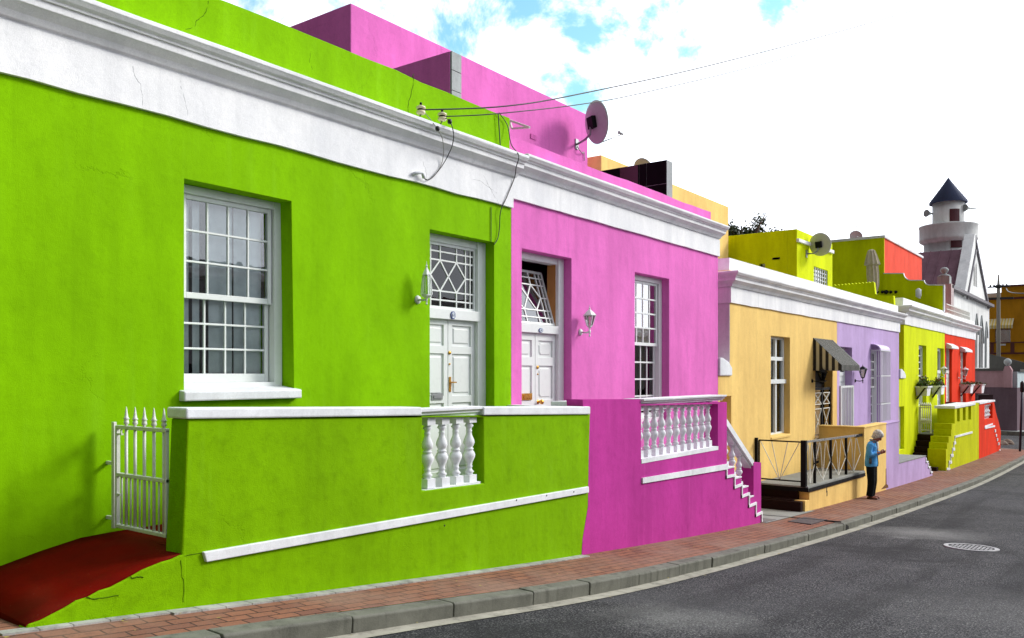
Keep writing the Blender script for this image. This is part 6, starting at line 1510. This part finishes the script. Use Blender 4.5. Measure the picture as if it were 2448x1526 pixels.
    for s_ in (-1, 1): eye.ball(H(.086, s_*.03, .005), .008, 8)
    eye.build('eyes', paint('eye_dark', (.03, .02, .02), .2, 0), p)
    # hair: tufted cap
    hr = MB(); rings = []
    for u_, rf, rs, of in ((-.10, .045, .06, -.055), (-.07, .066, .082, -.032), (-.02, .092, .094, -.022), (.03, .108, .094, -.010), (.07, .108, .088, -.004), (.105, .085, .07, -.010), (.128, .04, .035, -.015)):
        rings.append([H(of+rf*cos(2*pi*k/26)*(1+.05*sin(k*2.3+u_*60)), rs*sin(2*pi*k/26)*(1+.05*sin(k*3.1+u_*40)), u_+.006*sin(k*1.9)) for k in range(26)])
    hr.loft(rings); rn = random.Random(2)
    for _ in range(60):
        a_ = rn.uniform(0, 2*pi); e_ = rn.uniform(-.3, 1.4); pnt = H(-.02+.105*cos(a_)*cos(e_)*.95, .088*sin(a_)*cos(e_), .02+.105*sin(e_)); 
        if (pnt-H(0,0,0)).dot(hf) > .06 and (pnt-H(0,0,0)).dot(hu) < .06: continue
        ell(hr, pnt, .018, .018, .014)
    HM, t, b = base_mat('grey_hair', .7, .3); n_ = obj_noise(t, 40, 4); t.links.new(mixc(t, rng(t, n_.outputs[0], .35, .65), (.34, .32, .29), (.86, .84, .80)), b.inputs['Base Color']); bump(t, b, n_.outputs[0], .6, .01)
    remesh(hr, 'hair', HM, p, .008, 2)
    # trousers
    tr = MB(); loft_e(tr, [(.0, 0, .74, .115, .16), (.0, 0, .85, .12, .165), (0, 0, .93, .11, .15)])
    for s_ in (-1, 1):
        tr.tube([W(0, s_*.075, .82), W(.01, s_*.08, .6), W(.02, s_*.08, .4), W(-.0, s_*.078, .2), W(-.02, s_*.075, .07)], [.105, .092, .082, .074, .076], 16)
    CL, t, b = base_mat('black_trousers', .85, .15); n_ = obj_noise(t, 7, 4, vec=None); b.inputs['Base Color'].default_value = (.006, .008, .010, 1); bump(t, b, n_.outputs[0], .5, .03)
    remesh(tr, 'trousers', CL, p, .010, 3)
    # cardigan
    jk = MB(); loft_e(jk, [(.0, 0, .735, .135, .19), (.0, 0, .82, .14, .19), (.0, 0, .95, .128, .172), (.01, 0, 1.08, .12, .162), (.015, 0, 1.18, .12, .175), (.02, 0, 1.255, .095, .165), (.035, 0, 1.295, .075, .095), (.055, 0, 1.325, .07, .075)])
    for s_ in (-1, 1):
        jk.tube([W(.02, s_*.13, 1.25), W(.025, s_*.18, 1.22), W(.015, s_*.215, 1.10), W(.03, s_*.222, 1.0), W(.07, s_*.19, 1.01), W(.14, s_*.13, 1.035)], [.068, .066, .058, .056, .052, .044], 16)
    BL, t, b = base_mat('blue_cardigan', .9, .15); n_ = obj_noise(t, 9, 5); n5 = obj_noise(t, 150, 2)
    t.links.new(mixc(t, rng(t, n_.outputs[0], .35, .65), (.07, .33, .70), (.13, .44, .85)), b.inputs['Base Color']); q_ = bump(t, b, n_.outputs[0], .6, .03); bump(t, b, n5.outputs[0], .3, .004, q_)
    remesh(jk, 'cardigan', BL, p, .009, 3)
    # open front: white blouse panel and dark inner edge, collar, pocket
    bl = MB(); rings = []
    for z_, f_, w_ in ((1.30, .135, .04), (1.24, .145, .05), (1.15, .148, .045), (1.08, .142, .03)):
        rings.append([W(f_-.02, -w_, z_), W(f_, -w_*.5, z_), W(f_+.004, 0, z_), W(f_, w_*.5, z_), W(f_-.02, w_, z_), W(f_-.045, 0, z_)])
    bl.loft(rings); bl.build('blouse', cloth('white_blouse', (.75, .74, .72)), p)
    cf = MB(); rings = []
    for z_, f_, w_ in ((1.08, .137, .02), (.95, .137, .03), (.82, .148, .035), (.74, .143, .035)):
        rings.append([W(f_-.02, -w_, z_), W(f_+.003, 0, z_), W(f_-.02, w_, z_), W(f_-.04, 0, z_)])
    cf.loft(rings); cf.build('dark_shirt', cloth('navy_shirt', (.01, .015, .04)), p)
    co = MB(); n = 18; co.tube([W(.055+.082*cos(a_), .088*sin(a_), 1.315-.02*cos(a_)) for a_ in frange(pi*.2, pi*1.8, n)], .014, 8); co.build('collar', cloth('grey_collar', (.30, .30, .28)), p)
    pk = MB(); rings = []
    for z_, r_ in ((.93, .030), (.87, .034), (.81, .034)): rings.append([W(.03+.03*cos(2*pi*k/8), -.178-.018+.012*sin(2*pi*k/8), z_) for k in range(8)])
    pk.loft(rings); pk.build('pocket_patch', cloth('grey_patch', (.12, .13, .15)), p)
    # shoes
    for s_ in (-1, 1):
        sh = MB(); rings = []
        for f_, w_, h_ in ((-.075, .022, .03), (-.06, .034, .055), (0, .036, .06), (.06, .04, .045), (.12, .038, .032), (.165, .018, .018)):
            rings.append([W(f_, s_*.08+w_*cos(2*pi*k/12), .004+h_/2+h_/2*sin(2*pi*k/12)) for k in range(12)])
        sh.loft(rings); sh.build('shoe', paint('brown_shoe', (.09, .03, .02), .4, .2), p)
    # small thing held
    hl = MB(); c_ = W(.265, 0, 1.085); hl.box(c_.x-.014, c_.x+.014, c_.y-.012, c_.y+.012, c_.z-.02, c_.z+.03); hl.build('small_packet', cloth('packet_white', (.6, .55, .55)), None, bevel=.003, label='small pale packet held between the woman\'s hands', cat='packet')
build_person()

# ------------------------------------------------------------------ bring everything to metres
done = set()
for o in list(bpy.data.objects):
    if o.type == 'CAMERA' or o.type == 'LIGHT': continue
    o.location = o.location*SC
    if o.type == 'MESH' and o.data.name not in done:
        done.add(o.data.name); o.data.transform(Matrix.Scale(SC, 4))
        for m in o.modifiers:
            if m.type == 'BEVEL': m.width *= SC
